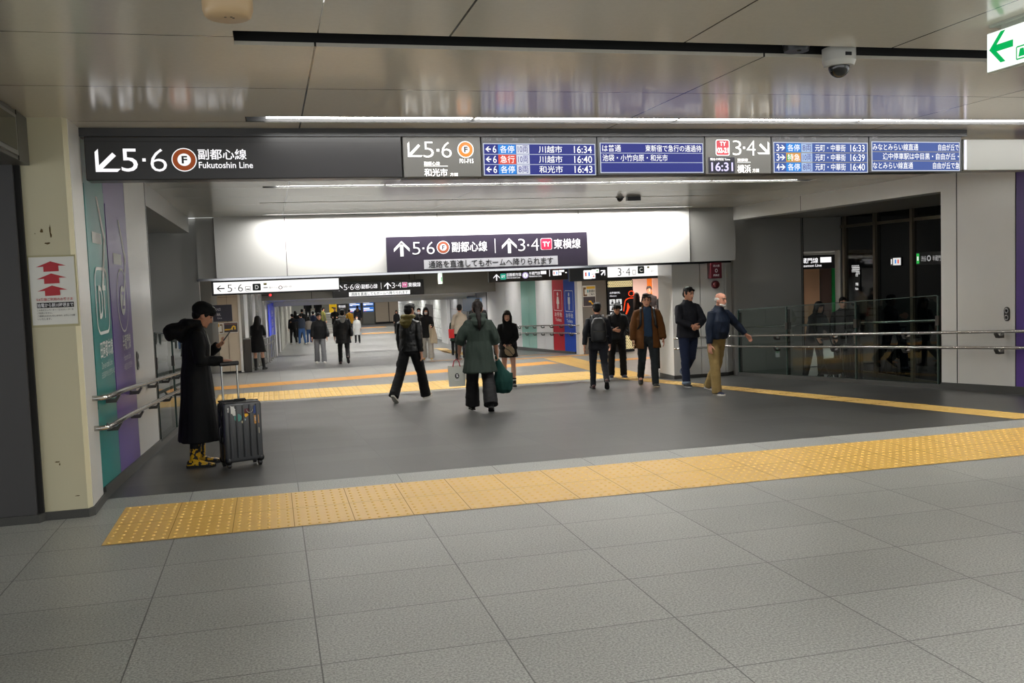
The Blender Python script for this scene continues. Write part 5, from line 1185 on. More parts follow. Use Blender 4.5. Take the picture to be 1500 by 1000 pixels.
# far hall crowd
F = 'far'
person('person in a denim jacket reaching an arm toward the far left wall', at(1.55, 52.2), -30, 1.66, F, arms=((75,20,5,0),(4,8,12,0)), top=dict(m=cloth('denim_navy', '#232a38'), hem=.88), bottom=dict(kind='trousers', m=cloth('jeans_blue', '#2f4d78')), shoes=dict(m=SOLEW, sole=SOLEW), hair=('short', HAIR))
person('person in black standing close behind the reaching denim jacket', at(1.12, 53.0), -20, 1.64, F, top=dict(m=BLK, hem=.8), bottom=dict(kind='trousers', m=BLK2), shoes=dict(m=SOLEW, sole=SOLEW), hair=('short', HAIR))
person('person in a long black coat, second from the far left wall', at(1.80, 58.5), 10, 1.72, F, top=dict(m=BLK, hem=.5, name='coat'), bottom=dict(kind='trousers', m=BLK2), hair=('short', HAIR))
person('person in black with brown hair between the denim jacket and the long black coat', at(1.42, 59.2), 10, 1.62, F, top=dict(m=BLK, hem=.7), bottom=dict(kind='trousers', m=BLK2), hair=('bob', HAIRB))
person('person in a pale grey jacket and jeans left of the grey trousered man', at(1.96, 52.7), 8, 1.46, F, 'f', top=dict(m=cloth('pale_taupe', '#8a827a'), hem=.88, ease=1.1), bottom=dict(kind='trousers', m=cloth('jeans_blue', '#2f4d78')), shoes=dict(m=SOLEW, sole=SOLEW), hair=('bob', HAIR))
person('person in a slate blue jacket behind the light grey jacket', at(2.28, 54.4), 8, 1.70, F, top=dict(m=cloth('slate_blue', '#2b3550'), hem=.85), bottom=dict(kind='trousers', m=BLK2), hair=('short', HAIR))
person('person in an olive jacket before the far stairs', at(3.15, 60.9), 60, 1.70, F, top=dict(m=cloth('moss', '#5d5a26'), hem=.85), bottom=dict(kind='trousers', m=BLK2), hair=('short', HAIR))
person('person in black with hands together before the yellow panel', at(3.78, 58.8), 186, 1.74, F, arms=((20,10,70,20),(20,10,70,20)), top=dict(m=BLK, hem=.7, ease=1.1), bottom=dict(kind='trousers', m=BLK2), hair=('short', HAIR))
person('person in a yellow jacket wearing a black backpack', at(4.68, 59.3), 5, 1.56, F, top=dict(m=cloth('mustard', '#c9921f'), hem=.75, ease=1.1), bottom=dict(kind='trousers', m=BLK2), hair=('short', HAIR))
person('masked woman in a white knee length coat in the far hall', at(4.41, 51.1), 186, 1.44, F, 'f', mask=True, top=dict(m=cloth('white_coat', '#9c9c9a'), hem=.5, flare=1.1, name='coat', ease=1.1), bottom=dict(kind='trousers', m=BLK2), hair=('short', HAIR))
person('dark coated figure with a fur collar before the far blue screens', at(5.50, 62.8), 4, 1.68, F, top=dict(m=cloth('dark_navy', '#14161f'), hem=.72, hood=dict(k=1.0, m=cloth('fur_brown', '#5a4630'))), bottom=dict(kind='trousers', m=cloth('brown_grey', '#4a423a')), hair=('short', HAIR))
person('lone figure in dark clothes by the far beige wall', at(7.36, 57.5), 184, 1.44, F, 'f', top=dict(m=BLK, hem=.55, name='coat'), bottom=dict(kind='trousers', m=BLK2), hair=('long', HAIR))
person('masked person in dark clothes just left of the woman with the cream coat', at(5.6, 38.5), 188, 1.78, F, mask=True, top=dict(m=BLK, hem=.8), bottom=dict(kind='trousers', m=BLK2), hair=('short', HAIR))
person('second masked person, partly behind the woman with the cream coat', at(6.15, 40.5), 188, 1.74, F, mask=True, top=dict(m=BLK, hem=.8), bottom=dict(kind='trousers', m=BLK2), hair=('short', HAIR))
person('left of two dark figures climbing the far stairs', (2.35, 63.57, -1.5+4*.15), 4, 1.66, F, top=dict(m=BLK, hem=.7), bottom=dict(kind='trousers', m=BLK2), hair=('short', HAIR))
person('right of two dark figures climbing the far stairs', (3.0, 63.57, -1.5+4*.15), 4, 1.68, F, top=dict(m=BLK, hem=.6), bottom=dict(kind='trousers', m=BLK2), hair=('long', HAIR))
# in the pink passage and behind the glass
person('backlit person with long dark hair inside the pink passage', (11.0, 27.6, -.72), 20, 1.68, 'mid', 'f', top=dict(m=BLK, hem=.6, name='coat'), bottom=dict(kind='trousers', m=BLK2), hair=('long', HAIRB))
person('taller backlit person deeper in the pink passage by the orange stripe', (12.0, 29.0, -.72), 200, 1.84, 'mid', arms=((4,8,60,10),(4,8,12,0)), top=dict(m=BLK, hem=.7), bottom=dict(kind='trousers', m=BLK2), hair=('short', HAIRB))
person('dark clothed person behind the right glass, bent over a folding trolley', (10.75, 17.3, -.72), 170, 1.62, 'mid', lean=14, arms=((30,8,30,0),(30,8,30,0)), top=dict(m=cloth('dim_black', '#131316'), hem=.7, name='coat', ease=1.1), bottom=dict(kind='trousers', m=BLK2), hair=('bob', HAIR))
person('second dark clothed person behind the right glass, beside the tall suitcase', (11.45, 17.35, -.72), 200, 1.66, 'mid', top=dict(m=BLK, hem=.55, name='coat'), bottom=dict(kind='trousers', m=BLK2), hair=('short', HAIR))

# ================================================================== RAILINGS, GLASS, FITTINGS
def handrail(label, path_fn, y0, y1, x, side, heights, brk, ends=(True, True), extra=None):
    """two steel rails on brackets along a wall at constant x; side = +1 when the wall lies toward +x"""
    r = empty('handrail', (x, y0, path_fn(y0))); tag(r, label, 'handrail', 'steel wall handrails')
    O = Vector((x, y0, path_fn(y0)))
    for h in heights:
        pts = [Vector((x, y, path_fn(y)+h)) for y in np.linspace(y0, y1, 12)]
        if ends[0]: pts = [pts[0]+Vector((side*.11, -.05, 0)), pts[0]+Vector((side*.05, -.055, 0)), pts[0]+Vector((side*.012, -.035, 0))]+pts
        if extra: pts = pts+[p+Vector((0,0,h)) for p in extra]
        elif ends[1]: pts = pts+[pts[-1]+Vector((side*.03, .04, 0)), pts[-1]+Vector((side*.11, .05, 0))]
        mb = MB(); mb.tube([p-O for p in pts], .021, 14); mb.build('rail', STEEL, r, True, 60)
        for y in np.arange(y0+.55, y1, brk):
            z = path_fn(y)+h; p = Vector((x, y, z))-O; mb = MB()
            mb.prism([(0,-.018),(side*.03,-.055),(side*.085,-.055),(side*.105,-.02),(side*.105,-.085),(side*.02,-.085),(-side*.012,-.03)], 1, p.y-.03, p.y+.03)
            mb.v = [(vx+p.x, vy, vz+p.z) for vx, vy, vz in mb.v]
            mb.build('bracket', STEEL_D, r)
    return r
handrail('twin steel handrails down the left wall past the teal and purple panels', fz, 7.78, 17.6, -1.245, -1, (.835, .605), 1.35)
handrail('twin steel handrails down the ramp along the right wall and glass', fz, 8.1, 17.75, 9.25, 1, (.828, .615), 1.9, ends=(True, False),
         extra=[Vector((9.235, 17.92, fz(17.8))), Vector((9.12, 18.06, fz(17.9))), Vector((8.14, 18.06, fz(17.9))), Vector((8.06, 18.08, fz(17.9))), Vector((8.05, 18.15, fz(17.9)))])
handrail('twin steel handrails in front of the red and blue restroom panels', fz, 26.1, 33.5, 8.48, 1, (.86, .62), 1.0)

GL = glass('rail_glass', (.50, .60, .57), 1.5); GLE = mat('glass_edge', '#3a4a45', rough=.25, spec=.5)
def balustrade(label, x, ys, top, side):
    r = empty('glass_balustrade', (x, ys[0], fz(ys[0]))); tag(r, label, 'glass balustrade')
    O = Vector((x, ys[0], fz(ys[0])))
    def slab_(mb, xa, xb, ya, yb, ha, hb):
        vs = [(xx-O.x, yy-O.y, fz(yy)+hh-O.z) for hh in (ha, hb) for xx, yy in ((xa,ya),(xb,ya),(xb,yb),(xa,yb))]
        mb.add(vs, [(0,3,2,1),(4,5,6,7),(0,1,5,4),(1,2,6,5),(2,3,7,6),(3,0,4,7)]); return mb
    for a, b in zip(ys, ys[1:]):
        mb = MB(); mb.quad((0,a+.012-O.y,fz(a)+.06-O.z),(0,b-.012-O.y,fz(b)+.06-O.z),(0,b-.012-O.y,fz(b)+top-O.z),(0,a+.012-O.y,fz(a)+top-O.z)); mb.build('glass_pane', GL, r)
        slab_(MB(), x-.008, x+.008, a+.012, b-.012, top, top+.012).build('glass_edge', GLE, r)
    for y in ys:
        slab_(MB(), x+side*.02, x+side*.06, y-.02, y+.02, 0.02, top-.05).build('post', STEEL_D, r)
        slab_(MB(), x-.012, x+.012, y-.012, y+.012, 0.06, top).build('glass_edge', GLE, r)
        c = slab_(MB(), x-side*.02, x+side*.07, y-.035, y+.035, .93, 1.07); c.build('clamp', STEEL_D, r)
    mb = MB(); mb.tube([(side*.14, y-O.y, fz(y)+1.0-O.z) for y in (ys[0], ys[-1])], .021, 12); mb.build('inner_rail', STEEL, r, True, 60)
balustrade('green tinted glass balustrade on the ramp side beside the dark glazing', XR, (11.86, 13.87, 16.05, 17.95), 1.36, 1)
balustrade('green tinted glass balustrade on the left, behind the coated person', XL, (11.92, 13.9, 16.0, 17.95), 1.36, -1)

# overhead display box at top left
r = empty('display_box', (-2.13, 5.41, 2.72)); tag(r, 'dark overhead display box hung from the ceiling at top left', 'display box')
mb = MB(); mb.box(-.9, .53, -1.5, 2.02, -.17, .165, b=.004); mb.build('housing', mat('box_grey', '#4b4a47', rough=.4), r)
mb = MB(); mb.box(.53, .545, -1.0, 1.66, -.145, .125); mb.build('screen_frame', mat('frame_grey', '#73726e', rough=.35), r)
mb = MB(); mb.box(.545, .549, -.96, 1.62, -.115, .10); mb.build('screen', mat('screen_off', '#12151a', rough=.08), r)
mb = MB(); mb.cyl((.549, 1.02, -.01), .05, .002, axis=0, n=20); mb.build('screen_mark', mat('magenta', '#a02a7a', emit=lin('#a02a7a'), es=.5), r)
mb = MB(); mb.box(.532, .536, 1.70, 1.71, -.17, .165); mb.build('seam', GROOVE, r)

# ceiling fittings
WPL = mat('camera_white', '#cfcdc6', rough=.35); DOME = mat('dome_black', '#0b0b0c', rough=.05, spec=.8)
r = empty('dome_camera', (3.35, 5.08, 2.90)); tag(r, 'white dome camera hanging under the wide black ceiling slot', 'security camera')
mb = MB(); mb.cyl((0,0,-.085), .085, .03, n=28, r2=.097); mb.cyl((0,0,-.055), .097, .075, n=28); mb.build('housing', WPL, r, True)
mb = MB(); mb.ell((0,0,-.085), (.062,.062,.066), n=24, rings=14); mb.build('dome', DOME, r, True)
mb = MB(); mb.box(-.02,.02,-.1,-.096,-.04,-.02); mb.build('label', INK, r)
r = empty('sensor_puck', (3.05, 5.05, 2.92)); tag(r, 'small black sensor puck beside the white dome camera', 'sensor')
mb = MB(); mb.cyl((0,0,-.03), .07, .05, n=24, r2=.08); mb.build('body', mat('puck_black', '#1b1b1c', rough=.3), r, True)
mb = MB(); mb.cyl((0,-.03,-.033), .012, .004, n=12); mb.build('lens', DOME, r)
mb = MB(); mb.box(-.02,.02,-.02,.02,.02,.12); mb.build('stem', SLOT, r)
r = empty('dome_camera', (5.76, 15.08, 2.90)); tag(r, 'small dark dome camera under the narrow corridor ceiling slot', 'security camera')
mb = MB(); mb.cyl((0,0,-.03), .07, .14, n=20); mb.build('housing', mat('cam_grey', '#6b6a68', rough=.4), r, True)
mb = MB(); mb.ell((0,0,-.03), (.055,.055,.06), n=18, rings=10); mb.build('dome', DOME, r, True)
r = empty('sensor_box', (6.0, 15.08, 2.90)); tag(r, 'black sensor box beside the small dark dome camera', 'sensor')
mb = MB(); mb.box(-.12,.12,-.05,.05,-.08,.02,b=.008); mb.build('body', mat('puck_black', '#1b1b1c'), r)
mb = MB(); mb.box(-.03,.03,-.02,.02,.02,.14); mb.build('bracket', SLOT, r)
r = empty('ceiling_fitting', (-.10, 3.9, 2.68)); tag(r, 'beige cylinder fitting hanging from the near ceiling at top left', 'ceiling fitting')
bg = mat('beige_plastic', '#d2b48a', rough=.35)
mb = MB(); mb.loft([(Vector((0,0,0)), Vector((.075,0,0)), Vector((0,.075,0))), (Vector((0,0,.008)), Vector((.088,0,0)), Vector((0,.088,0))), (Vector((0,0,.03)), Vector((.095,0,0)), Vector((0,.095,0))), (Vector((0,0,.21)), Vector((.099,0,0)), Vector((0,.099,0)))], 32); mb.build('body', bg, r, True, 50)
for q in ((-.01,-.02),(.012,-.025),(.02,-.012)):
    mb = MB(); mb.cyl((q[0],q[1],-.001), .005, .002, n=10); mb.build('hole', GROOVE, r)
def keyplate(label, x, y, z, sgn):
    r = empty('key_plate', (x, y, z)); tag(r, label, 'key plate')
    mb = MB(); n = 12
    pts = [(.05*math.cos(PI*k/n), .045+.05*math.sin(PI*k/n)) for k in range(n+1)]+[(-.05*math.cos(PI*k/n), -.045-.05*math.sin(PI*k/n)) for k in range(n+1)]
    mb.prism(pts, 0, -.004, .004); mb.build('plate', STEEL_D, r)
    for dz_ in (-.045, .045):
        mb = MB(); mb.cyl((sgn*.004, 0, dz_), .036, sgn*.006, axis=0, n=20); mb.build('socket', STEEL, r)
        mb = MB(); mb.cyl((sgn*.011, 0, dz_), .02, sgn*.001, axis=0, n=16); mb.build('socket_hole', GROOVE, r)
keyplate('capsule shaped steel key plate on the white right wall panel', XR-.004, 10.52, .90, -1)
keyplate('steel key plate on the white left wall panel', XL+.004, 10.33, .92, 1)

# steel barrier along the far left wall
r = empty('barrier_rail', (-.74, 27.4, fz(27.4))); tag(r, 'steel barrier with many uprights along the far left wall', 'barrier')
O = Vector((-.74, 27.4, fz(27.4))); bx = lambda y: -.74+.078*(y-27.4)
for k in range(14):
    y = 27.6+k*.82; x = bx(y); mb = MB(); mb.cyl((x-O.x, y-O.y, fz(y)-O.z), .03, .86, n=10); mb.cyl((x-O.x, y-O.y, fz(y)-O.z), .06, .015, n=12); mb.build('upright', STEEL, r, True, 50)
for h in (.88, .66):
    mb = MB(); mb.tube([Vector((bx(y), y, fz(y)+h))-O for y in np.linspace(27.5, 38.3, 8)], .025, 10); mb.build('rail', STEEL, r, True, 60)
r = empty('gate_cabinet', (-.68, 27.22, fz(27.22))); tag(r, 'small steel cabinet at the near end of the steel barrier', 'cabinet')
mb = MB(); mb.box(-.10,.10,-.16,.16,0,.92,b=.01); mb.build('body', STEEL_D, r)
mb = MB(); mb.box(-.105,.105,-.165,.165,.92,.95,b=.005); mb.build('top_plate', STEEL, r)
r = empty('wall_camera', (.05, 36.2, 1.25)); tag(r, 'tiny wall camera with a red light under the far grey beam', 'security camera')
mb = MB(); mb.box(-.06,.06,-.15,.1,-.05,.05,b=.01); mb.build('body', mat('cam_grey', '#6b6a68'), r)
mb = MB(); mb.ell((-.04,-.16,0), (.05,.03,.05), n=12, rings=8); mb.build('indicator', glow('indicator_red', (1,.05,.05), 1.5), r, True)
mb = MB(); mb.box(-.4,-.06,-.02,.02,-.02,.02); mb.build('arm', STEEL_D, r)

# ================================================================== CARRIED THINGS
def suitcase(label, loc, rz, col, w=.36, d=.22, h=.56, hx=-.05, ext=.37, stick=True):
    r = empty('suitcase', loc, rz); tag(r, label, 'suitcase'); m = mat('shell_'+col, col, rough=.32, metal=.25, noise_amt=.08, noise_scale=30)
    z0 = .055
    for nm, y0, y1 in (('front_shell', -d/2, -.006), ('back_shell', .006, d/2)):
        mb = MB(); mb.box(-w/2, w/2, y0, y1, z0, z0+h, b=.032)
        o = mb.build(nm, m, r, True, 35); yy = y0 if nm[0] == 'f' else y1; sg = -1 if nm[0] == 'f' else 1
        for k in range(5):
            cx = -w/2+.055+k*(w-.11)/4; mb = MB(); mb.tube([(cx, yy+sg*.001, z0+.05), (cx, yy+sg*.006, z0+.08), (cx, yy+sg*.006, z0+h-.07), (cx, yy+sg*.001, z0+h-.03)], .011, 8); mb.build('ridge', m, o, True)
    mb = MB(); mb.box(-w/2-.002, w/2+.002, -.007, .007, z0+.01, z0+h+.002, b=.004); mb.build('zip_band', mat('band_black', '#101012', rough=.5), r)
    blk_ = mat('plastic_black', '#0e0e10', rough=.35)
    for sx in (-1, 1):
        for sy in (-1, 1):
            mb = MB(); mb.ell((sx*(w/2-.03), sy*(d/2-.03), z0+.02), (.038,.038,.04), n=12, rings=8); mb.build('corner_guard', blk_, r, True)
            mb = MB(); x, y = sx*(w/2-.035), sy*(d/2-.035); mb.cyl((x-.012, y, .026), .026, .024, axis=0, n=18); wh = mb.build('wheel', blk_, r, True, 50)
            mb = MB(); mb.box(x-.018, x-.013, y-.02, y+.02, .02, .07); mb.box(x+.013, x+.018, y-.02, y+.02, .02, .07); mb.box(x-.018, x+.018, y-.02, y+.02, .055, .07); mb.build('wheel_fork', blk_, wh)
    tubem = mat('tube_alu', '#c4c3bf', rough=.25, metal=.9)
    for sx in (-1, 1):
        mb = MB(); x = hx+sx*.075; mb.cyl((x, d/2-.035, z0+h-.02), .0105, ext, n=12); mb.build('handle_tube', tubem, r, True, 50)
    mb = MB(); mb.box(hx-.095, hx+.095, d/2-.055, d/2-.015, z0+h+ext-.03, z0+h+ext+.012, b=.012); mb.build('grip', blk_, r, True, 40)
    mb = MB(); mb.tube([(-.06,-.03,z0+h), (-.05,-.03,z0+h+.02), (.05,-.03,z0+h+.02), (.06,-.03,z0+h)], .009, 8); mb.build('carry_handle', blk_, r, True)
    mb = MB(); mb.box(hx-.12, hx+.12, d/2-.075, d/2-.005, z0+h-.004, z0+h+.012, b=.004); mb.build('handle_socket', blk_, r)
    mb = MB(); mb.tube([(-w/2, -.02, z0+h*.62), (-w/2-.02, -.02, z0+h*.58), (-w/2-.02, -.02, z0+h*.36), (-w/2, -.02, z0+h*.32)], .009, 8); mb.build('side_handle', blk_, r, True)
    for z in (.2, .45): 
        mb = MB(); mb.box(-w/2-.012, -w/2+.01, -.055, -.015, z0+z, z0+z+.05, b=.006); mb.build('latch', blk_, r)
    if stick:
        fy = -d/2-.0085
        def sticker(c, pts): 
            mb = MB(); mb.prism(pts, 1, fy, fy+.0015); mb.build('sticker', mat('sticker_'+c, c, rough=.35), r)
        circ = lambda cx, cz, R, n=16, j=0: [(cx+R*(1+j*(k % 2))*math.cos(2*PI*k/n), cz+R*(1+j*(k % 2))*math.sin(2*PI*k/n)) for k in range(n)][::-1]
        sticker('#d8d6d0', circ(-.115, z0+.51, .042, 14, -.22)); sticker('#d8d6d1', circ(-.085, z0+.475, .026, 12, -.15)); sticker('#4f8f84', circ(-.055, z0+.43, .036)); sticker('#e0a81a', [(.0,z0+.455),(.03,z0+.475),(.05,z0+.445),(.02,z0+.425)])
        sticker('#5a1f2c', circ(.03, z0+.485, .03, 12, -.2)); sticker('#e3d7ae', circ(-.01, z0+.385, .013)); sticker('#a8c4cf', circ(.012, z0+.405, .009)); sticker('#27417f', [(.105,z0+.53),(.125,z0+.53),(.138,z0+.455),(.095,z0+.455)])
        sticker('#c7904a', [(.10,z0+.435),(.145,z0+.44),(.148,z0+.36),(.103,z0+.355)]); sticker('#d5d9e0', [(.108,z0+.42),(.138,z0+.424),(.14,z0+.385),(.11,z0+.382)]); sticker('#b9b09a', [(.138,z0+.315),(.147,z0+.315),(.147,z0+.26),(.138,z0+.26)])
        mb = MB(); mb.tube([(.06+.03*math.cos(a), fy-.004, z0+.50+.03*math.sin(a)) for a in np.linspace(PI, 2*PI, 10)], .004, 6); mb.build('ring_tag', tubem, r, True)
    return r
suitcase('dark grey ribbed hard suitcase with stickers and its handle pulled up', (-.345, 9.46, fz(9.46)), math.radians(20), '#4a4b4d', w=.37, h=.575)
suitcase('tall black suitcase behind the right glass', (11.35, 16.9, -.72), math.radians(-15), '#15161a', w=.40, d=.26, h=.66, hx=0, ext=.3, stick=False)
# phone in the capped person's hand
p = hatp['palm'][0]
r = empty('phone', p+Vector((.035, .0, .03))); r.rotation_euler = (math.radians(0), math.radians(38), 0); tag(r, 'black phone held up by the person in the black cap', 'phone')
mb = MB(); mb.box(-.005,.005,-.036,.036,-.06,.095,b=.003); mb.build('case', mat('phone_black', '#0d0d10', rough=.25), r)
mb = MB(); mb.box(-.0062,-.005,-.033,.033,-.055,.09); mb.build('screen', mat('phone_screen', '#1c2028', rough=.1, emit=(.5,.55,.65), es=.12), r)
# white shop bag
def paperbag(name, label, cat, top, w, d, h, m, hm, rz, logo=None, hl=.12):
    r = empty(name, (top.x, top.y, top.z-hl-h), rz); tag(r, label, cat)
    mb = MB(); a, b = w/2, d/2
    vs = [(-a,-b,0),(a,-b,0),(a,b,0),(-a,b,0),(-a*1.06,-b*.8,h),(a*1.06,-b*.8,h),(a*1.06,b*.8,h),(-a*1.06,b*.8,h),(-a*.98,0,h*.5),(a*.98,0,h*.5)]
    mb.add(vs, [(0,3,2,1),(0,1,5,4),(2,3,7,6),(1,2,9),(2,6,9),(6,5,9),(5,1,9),(3,0,8),(0,4,8),(4,7,8),(7,3,8)]); mb.build('bag_body', m, r)
    for sy in (-1, 1):
        mb = MB(); mb.tube([(-a*.45, sy*b*.8, h-.01), (-a*.3, sy*b*.5, h+hl*.7), (0, sy*.006, h+hl), (a*.3, sy*b*.5, h+hl*.7), (a*.45, sy*b*.8, h-.01)], .006, 8); mb.build('handle', hm, r, True)
    if logo:
        mb = MB(); y = -b*.92-.006
        mb.prism([(.0+.032*math.cos(2*PI*k/20), h*.52+.04*math.sin(2*PI*k/20)) for k in range(20)], 1, y, y+.002); mb.build('logo', INK, r)
        mb = MB(); mb.prism([(-.012,h*.60),(.016,h*.60),(.016,h*.57),(.0,h*.545),(.016,h*.53),(.016,h*.46),(-.014,h*.46),(-.014,h*.49),(.002,h*.49),(-.012,h*.54)], 1, y-.002, y); mb.box(-.035,.035,y-.001,y,h*.30,h*.325); mb.build('logo_mark', WP, r)
    return r
p = grn['palm'][0]
paperbag('shopping_bag', 'white paper shopping bag with a black emblem and red handles', 'bag', p+Vector((-.07,-.06,.0)), .24, .10, .30, mat('bag_white', '#c4c5bb', rough=.5), mat('handle_red', '#9a2030', rough=.5), -.12, True, .10)
p = grn['palm'][1]
r = empty('tote_bag', (p.x+.06, p.y, p.z-.52), -.1); tag(r, 'slumped dark green cloth bag hanging from the right hand of the woman in the poncho', 'bag')
mb = MB(); mb.loft([(Vector((.02,0,.0)), Vector((.10,0,0)), Vector((0,.05,0))), (Vector((.02,0,.05)), Vector((.145,0,0)), Vector((0,.085,0))), (Vector((.03,0,.18)), Vector((.15,0,0)), Vector((0,.09,0))), (Vector((.02,0,.30)), Vector((.115,0,0)), Vector((0,.07,0))), (Vector((-.02,0,.42)), Vector((.06,0,0)), Vector((0,.045,0))), (Vector((-.055,0,.52)), Vector((.028,0,0)), Vector((0,.028,0)))], 18)
me = fuse(mb, .012, 1, .014, (9,9,4), 2.2); link(me, 'bag_body', cloth('forest_green', '#0f3a34', .8), r)
mb = MB(); mb.tube([(-.06,0,.50), (-.065,.0,.55), (-.05,.0,.585)], [.022,.018,.014], 10); mb.build('strap', cloth('forest_green', '#0f3a34'), r, True)
mb = MB(); mb.loft([(Vector((.155,0,.30)), Vector((.02,0,0)), Vector((0,.035,0))), (Vector((.13,0,.22)), Vector((.05,0,0)), Vector((0,.06,0)))], 10); mb.build('flap', cloth('forest_green', '#0f3a34'), r, True)
# pouch of the young woman
p = (girl['palm'][0]+girl['palm'][1])/2
r = empty('pouch', (p.x+.02, p.y-.05, p.z-.17), math.radians(-12)); tag(r, 'beige crescent pouch held at the waist of the young woman in black', 'bag')
mb = MB(); mb.loft([(Vector((.02,0,.0)), Vector((.05,0,0)), Vector((0,.025,0))), (Vector((.02,0,.05)), Vector((.10,0,0)), Vector((0,.05,0))), (Vector((.01,0,.13)), Vector((.105,0,0)), Vector((0,.05,0))), (Vector((0,0,.20)), Vector((.06,0,0)), Vector((0,.03,0)))], 16)
link(fuse(mb, .009, 2, .006, (14,14,10)), 'bag_body', cloth('pouch_beige', '#a08a6c', .7), r)
mb = MB(); mb.tube([(-.07,-.05,.16), (.0,-.056,.12), (.08,-.05,.02)], .007, 8); mb.build('zip', INK, r, True)
mb = MB(); mb.tube([(-.05,0,.19), (-.03,-.01,.24), (.03,-.01,.24), (.05,0,.19)], .008, 8); mb.build('strap', INK, r, True)
# backpacks
def backpack(label, P, face, m, k=1.0, straps=True, lean=5):
    c = P['back'](1.17, -.20); r = empty('backpack', (c.x, c.y, c.z-.22), -math.radians(face)); tag(r, label, 'backpack')
    mb = MB(); mb.loft([(Vector((0,0,.0)), Vector((.11,0,0)), Vector((0,.05,0))), (Vector((0,0,.02)), Vector((.14,0,0)), Vector((0,.075,0))), (Vector((0,0,.2)), Vector((.148,0,0)), Vector((0,.085,0))), (Vector((0,.01,.34)), Vector((.135,0,0)), Vector((0,.07,0))), (Vector((0,.02,.42)), Vector((.09,0,0)), Vector((0,.045,0))), (Vector((0,.025,.44)), Vector((.05,0,0)), Vector((0,.025,0)))], 20)
    mb.v = [tuple(Vector(q)*k) for q in mb.v]; b = link(fuse(mb, .012, 2, .004, (8,8,8)), 'pack_body', m, r)
    mb = MB(); mb.loft([(Vector((0,-.07,.03)), Vector((.115,0,0)), Vector((0,.035,0))), (Vector((0,-.08,.12)), Vector((.12,0,0)), Vector((0,.038,0))), (Vector((0,-.07,.20)), Vector((.11,0,0)), Vector((0,.03,0)))], 16); mb.v = [tuple(Vector(q)*k) for q in mb.v]
    pk = mb.build('pocket', m, r, True); mb = MB(); mb.tube([(-.10,-.112,.19), (0,-.118,.195), (.10,-.112,.19)], .005, 6); mb.build('zip', gunm, pk)
    mb = MB(); mb.tube([(-.03,.03,.43), (-.02,.03,.47), (.02,.03,.47), (.03,.03,.43)], .008, 8); mb.build('loop', m, r, True)
    Mi = (Matrix.Translation((c.x, c.y, c.z-.22))@Matrix.Rotation(-math.radians(face), 4, 'Z')).inverted()
    for sg in (-1, 1):
        pts = [Mi@P['back'](z, y, sg*x) for z, y, x in ((1.36,-.125,.085),(1.43,-.085,.10),(1.455,-.02,.108),(1.42,.085,.115),(1.30,.155,.125),(1.15,.165,.135),(1.08,.10,.175),(1.04,-.06,.185),(1.02,-.16,.14))]
        mb = MB(); mb.tube(pts, [.022]*len(pts), 8, flat=.45); mb.build('strap', m, r, True)
    return r
PACK = mat('pack_black', '#131416', rough=.45, noise_amt=.15, noise_scale=40, bump=.2, bump_scale=40)
backpack('black backpack on the man in the dark blazer', bpm, 14, PACK)
backpack('black backpack whose straps show on the man in the brown coat', brn, 196, PACK)
# shoulder bags, cream coat, red bag
def shoulderbag(label, P, x, z, face, m, w=.16, h=.26, d=.07):
    c = P['back'](z, 0.0, x); r = empty('shoulder_bag', (c.x, c.y, c.z-h/2), -math.radians(face)); tag(r, label, 'bag')
    mb = MB(); mb.loft([(Vector((0,0,0)), Vector((d*.8,0,0)), Vector((0,w*.9,0))), (Vector((0,0,h*.4)), Vector((d,0,0)), Vector((0,w,0))), (Vector((0,0,h)), Vector((d*.5,0,0)), Vector((0,w*.7,0)))], 14); link(fuse(mb, .014, 2), 'bag_body', m, r)
    mb = MB(); s_ = -1 if x > 0 else 1
    mb.tube([(0,w*.5,h*.95), (s_*.06,.10,h+.25), (s_*.1,.0,h+.42), (s_*.06,-.11,h+.25), (0,-w*.5,h*.95)], .012, 8); mb.build('strap', m, r, True); return r
shoulderbag('black bag slung at the side of the man in light grey trousers', gray, -.26, 1.02, 184, PACK)
shoulderbag('black bag slung on the right of the quilted coat', blk, .25, 1.0, 4, PACK)
c = msk['back'](1.0, .13, -.20); r = empty('carried_coat', (c.x, c.y, c.z-.42), -math.radians(190)); tag(r, 'cream coat folded over the arm of the masked woman', 'coat')
mb = MB(); mb.loft([(Vector((0,0,.0)), Vector((.12,0,0)), Vector((0,.05,0))), (Vector((0,0,.25)), Vector((.11,0,0)), Vector((0,.06,0))), (Vector((.03,0,.50)), Vector((.09,0,0)), Vector((0,.07,0))), (Vector((.05,0,.56)), Vector((.05,0,0)), Vector((0,.05,0)))], 16)
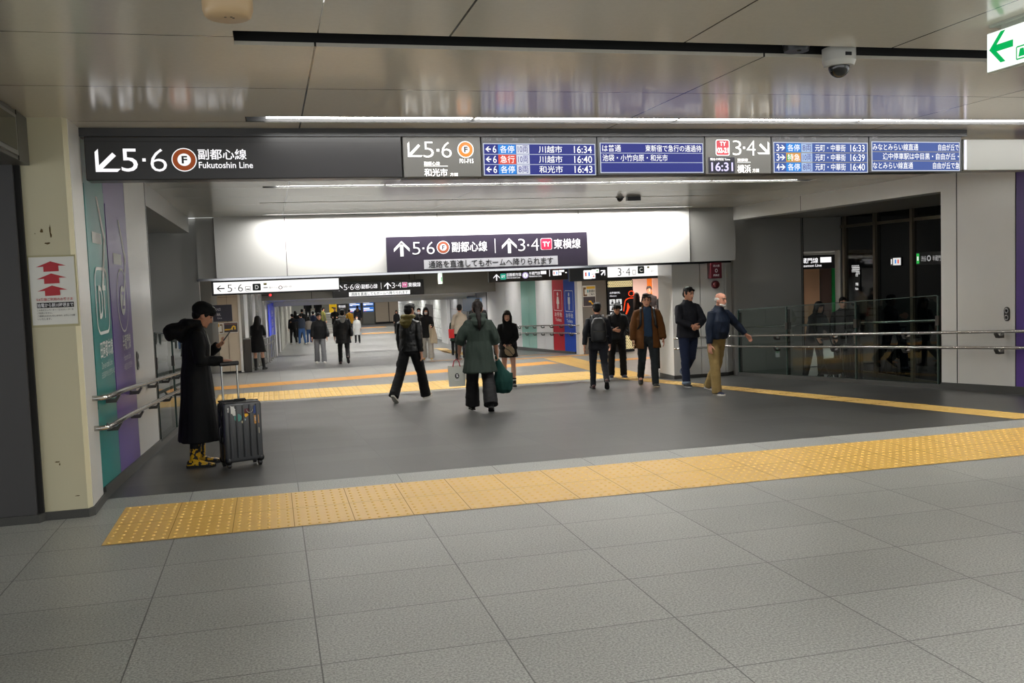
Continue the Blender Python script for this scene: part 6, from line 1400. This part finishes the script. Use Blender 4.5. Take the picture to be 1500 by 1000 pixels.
link(fuse(mb, .014, 1, .018, (14,14,2)), 'coat_body', cloth('cream_coat', '#b9ab92'), r)
mb = MB(); mb.tube([(.08,-.05,.45), (.10,-.06,.2), (.09,-.06,.08)], [.04,.045,.04], 10); mb.build('coat_sleeve', cloth('cream_coat', '#b9ab92'), r, True)
p = crm['palm'][0]
paperbag('shopping_bag', 'bright red bag held by the person in the cream jacket', 'bag', p+Vector((.0,-.1,.2)), .26, .10, .26, mat('bag_red', '#d01a1a', rough=.45), mat('handle_pale', '#c9b0a8'), -.3, False, .08)
# folding trolley behind the glass
r = empty('folding_trolley', (10.62, 16.5, -.72), math.radians(15)); tag(r, 'black folding trolley with chrome handles behind the right glass', 'trolley')
cr = mat('trolley_chrome', '#d0d0d0', rough=.15, metal=1)
for i, (x, y) in enumerate(((-.2,-.2),(.2,-.2),(-.2,.2),(.2,.2))):
    mb = MB(); pts = [(x, y+.075*math.cos(a), .085+.075*math.sin(a)) for a in np.linspace(0, 2*PI, 17)]; mb.tube(pts, .011, 8); w_ = mb.build('wheel', mat('tyre_black', '#121214', rough=.6), r, True)
    mb = MB(); mb.cyl((x-.01,y,.085), .02, .02, axis=0, n=10)
    for a in (0, 1.05, 2.1): mb.box(x-.004, x+.004, y-.065*abs(math.cos(a))-.004, y+.065*abs(math.cos(a))+.004, .085-.065*abs(math.sin(a))-.004, .085-.065*abs(math.sin(a))+.004)
    mb.build('hub', cr, w_)
for sx in (-.2, .2):
    mb = MB(); mb.tube([(sx,-.2,.1), (sx,.0,.45), (sx,.22,.92)], .012, 8); mb.tube([(sx,.2,.1), (sx,-.05,.5)], .012, 8); mb.build('frame_bar', mat('frame_black', '#161618', rough=.4), r, True)
mb = MB(); mb.tube([(-.2,.22,.92), (.2,.22,.92)], .014, 10); mb.build('handle', cr, r, True)
mb = MB(); mb.tube([(-.2,.02,.48), (.2,.02,.48)], .012, 10); mb.build('crossbar', cr, r, True)
mb = MB(); mb.box(-.18,.18,-.15,.15,.2,.5,b=.04); mb.build('basket', cloth('dim_black', '#131316'), r, True)
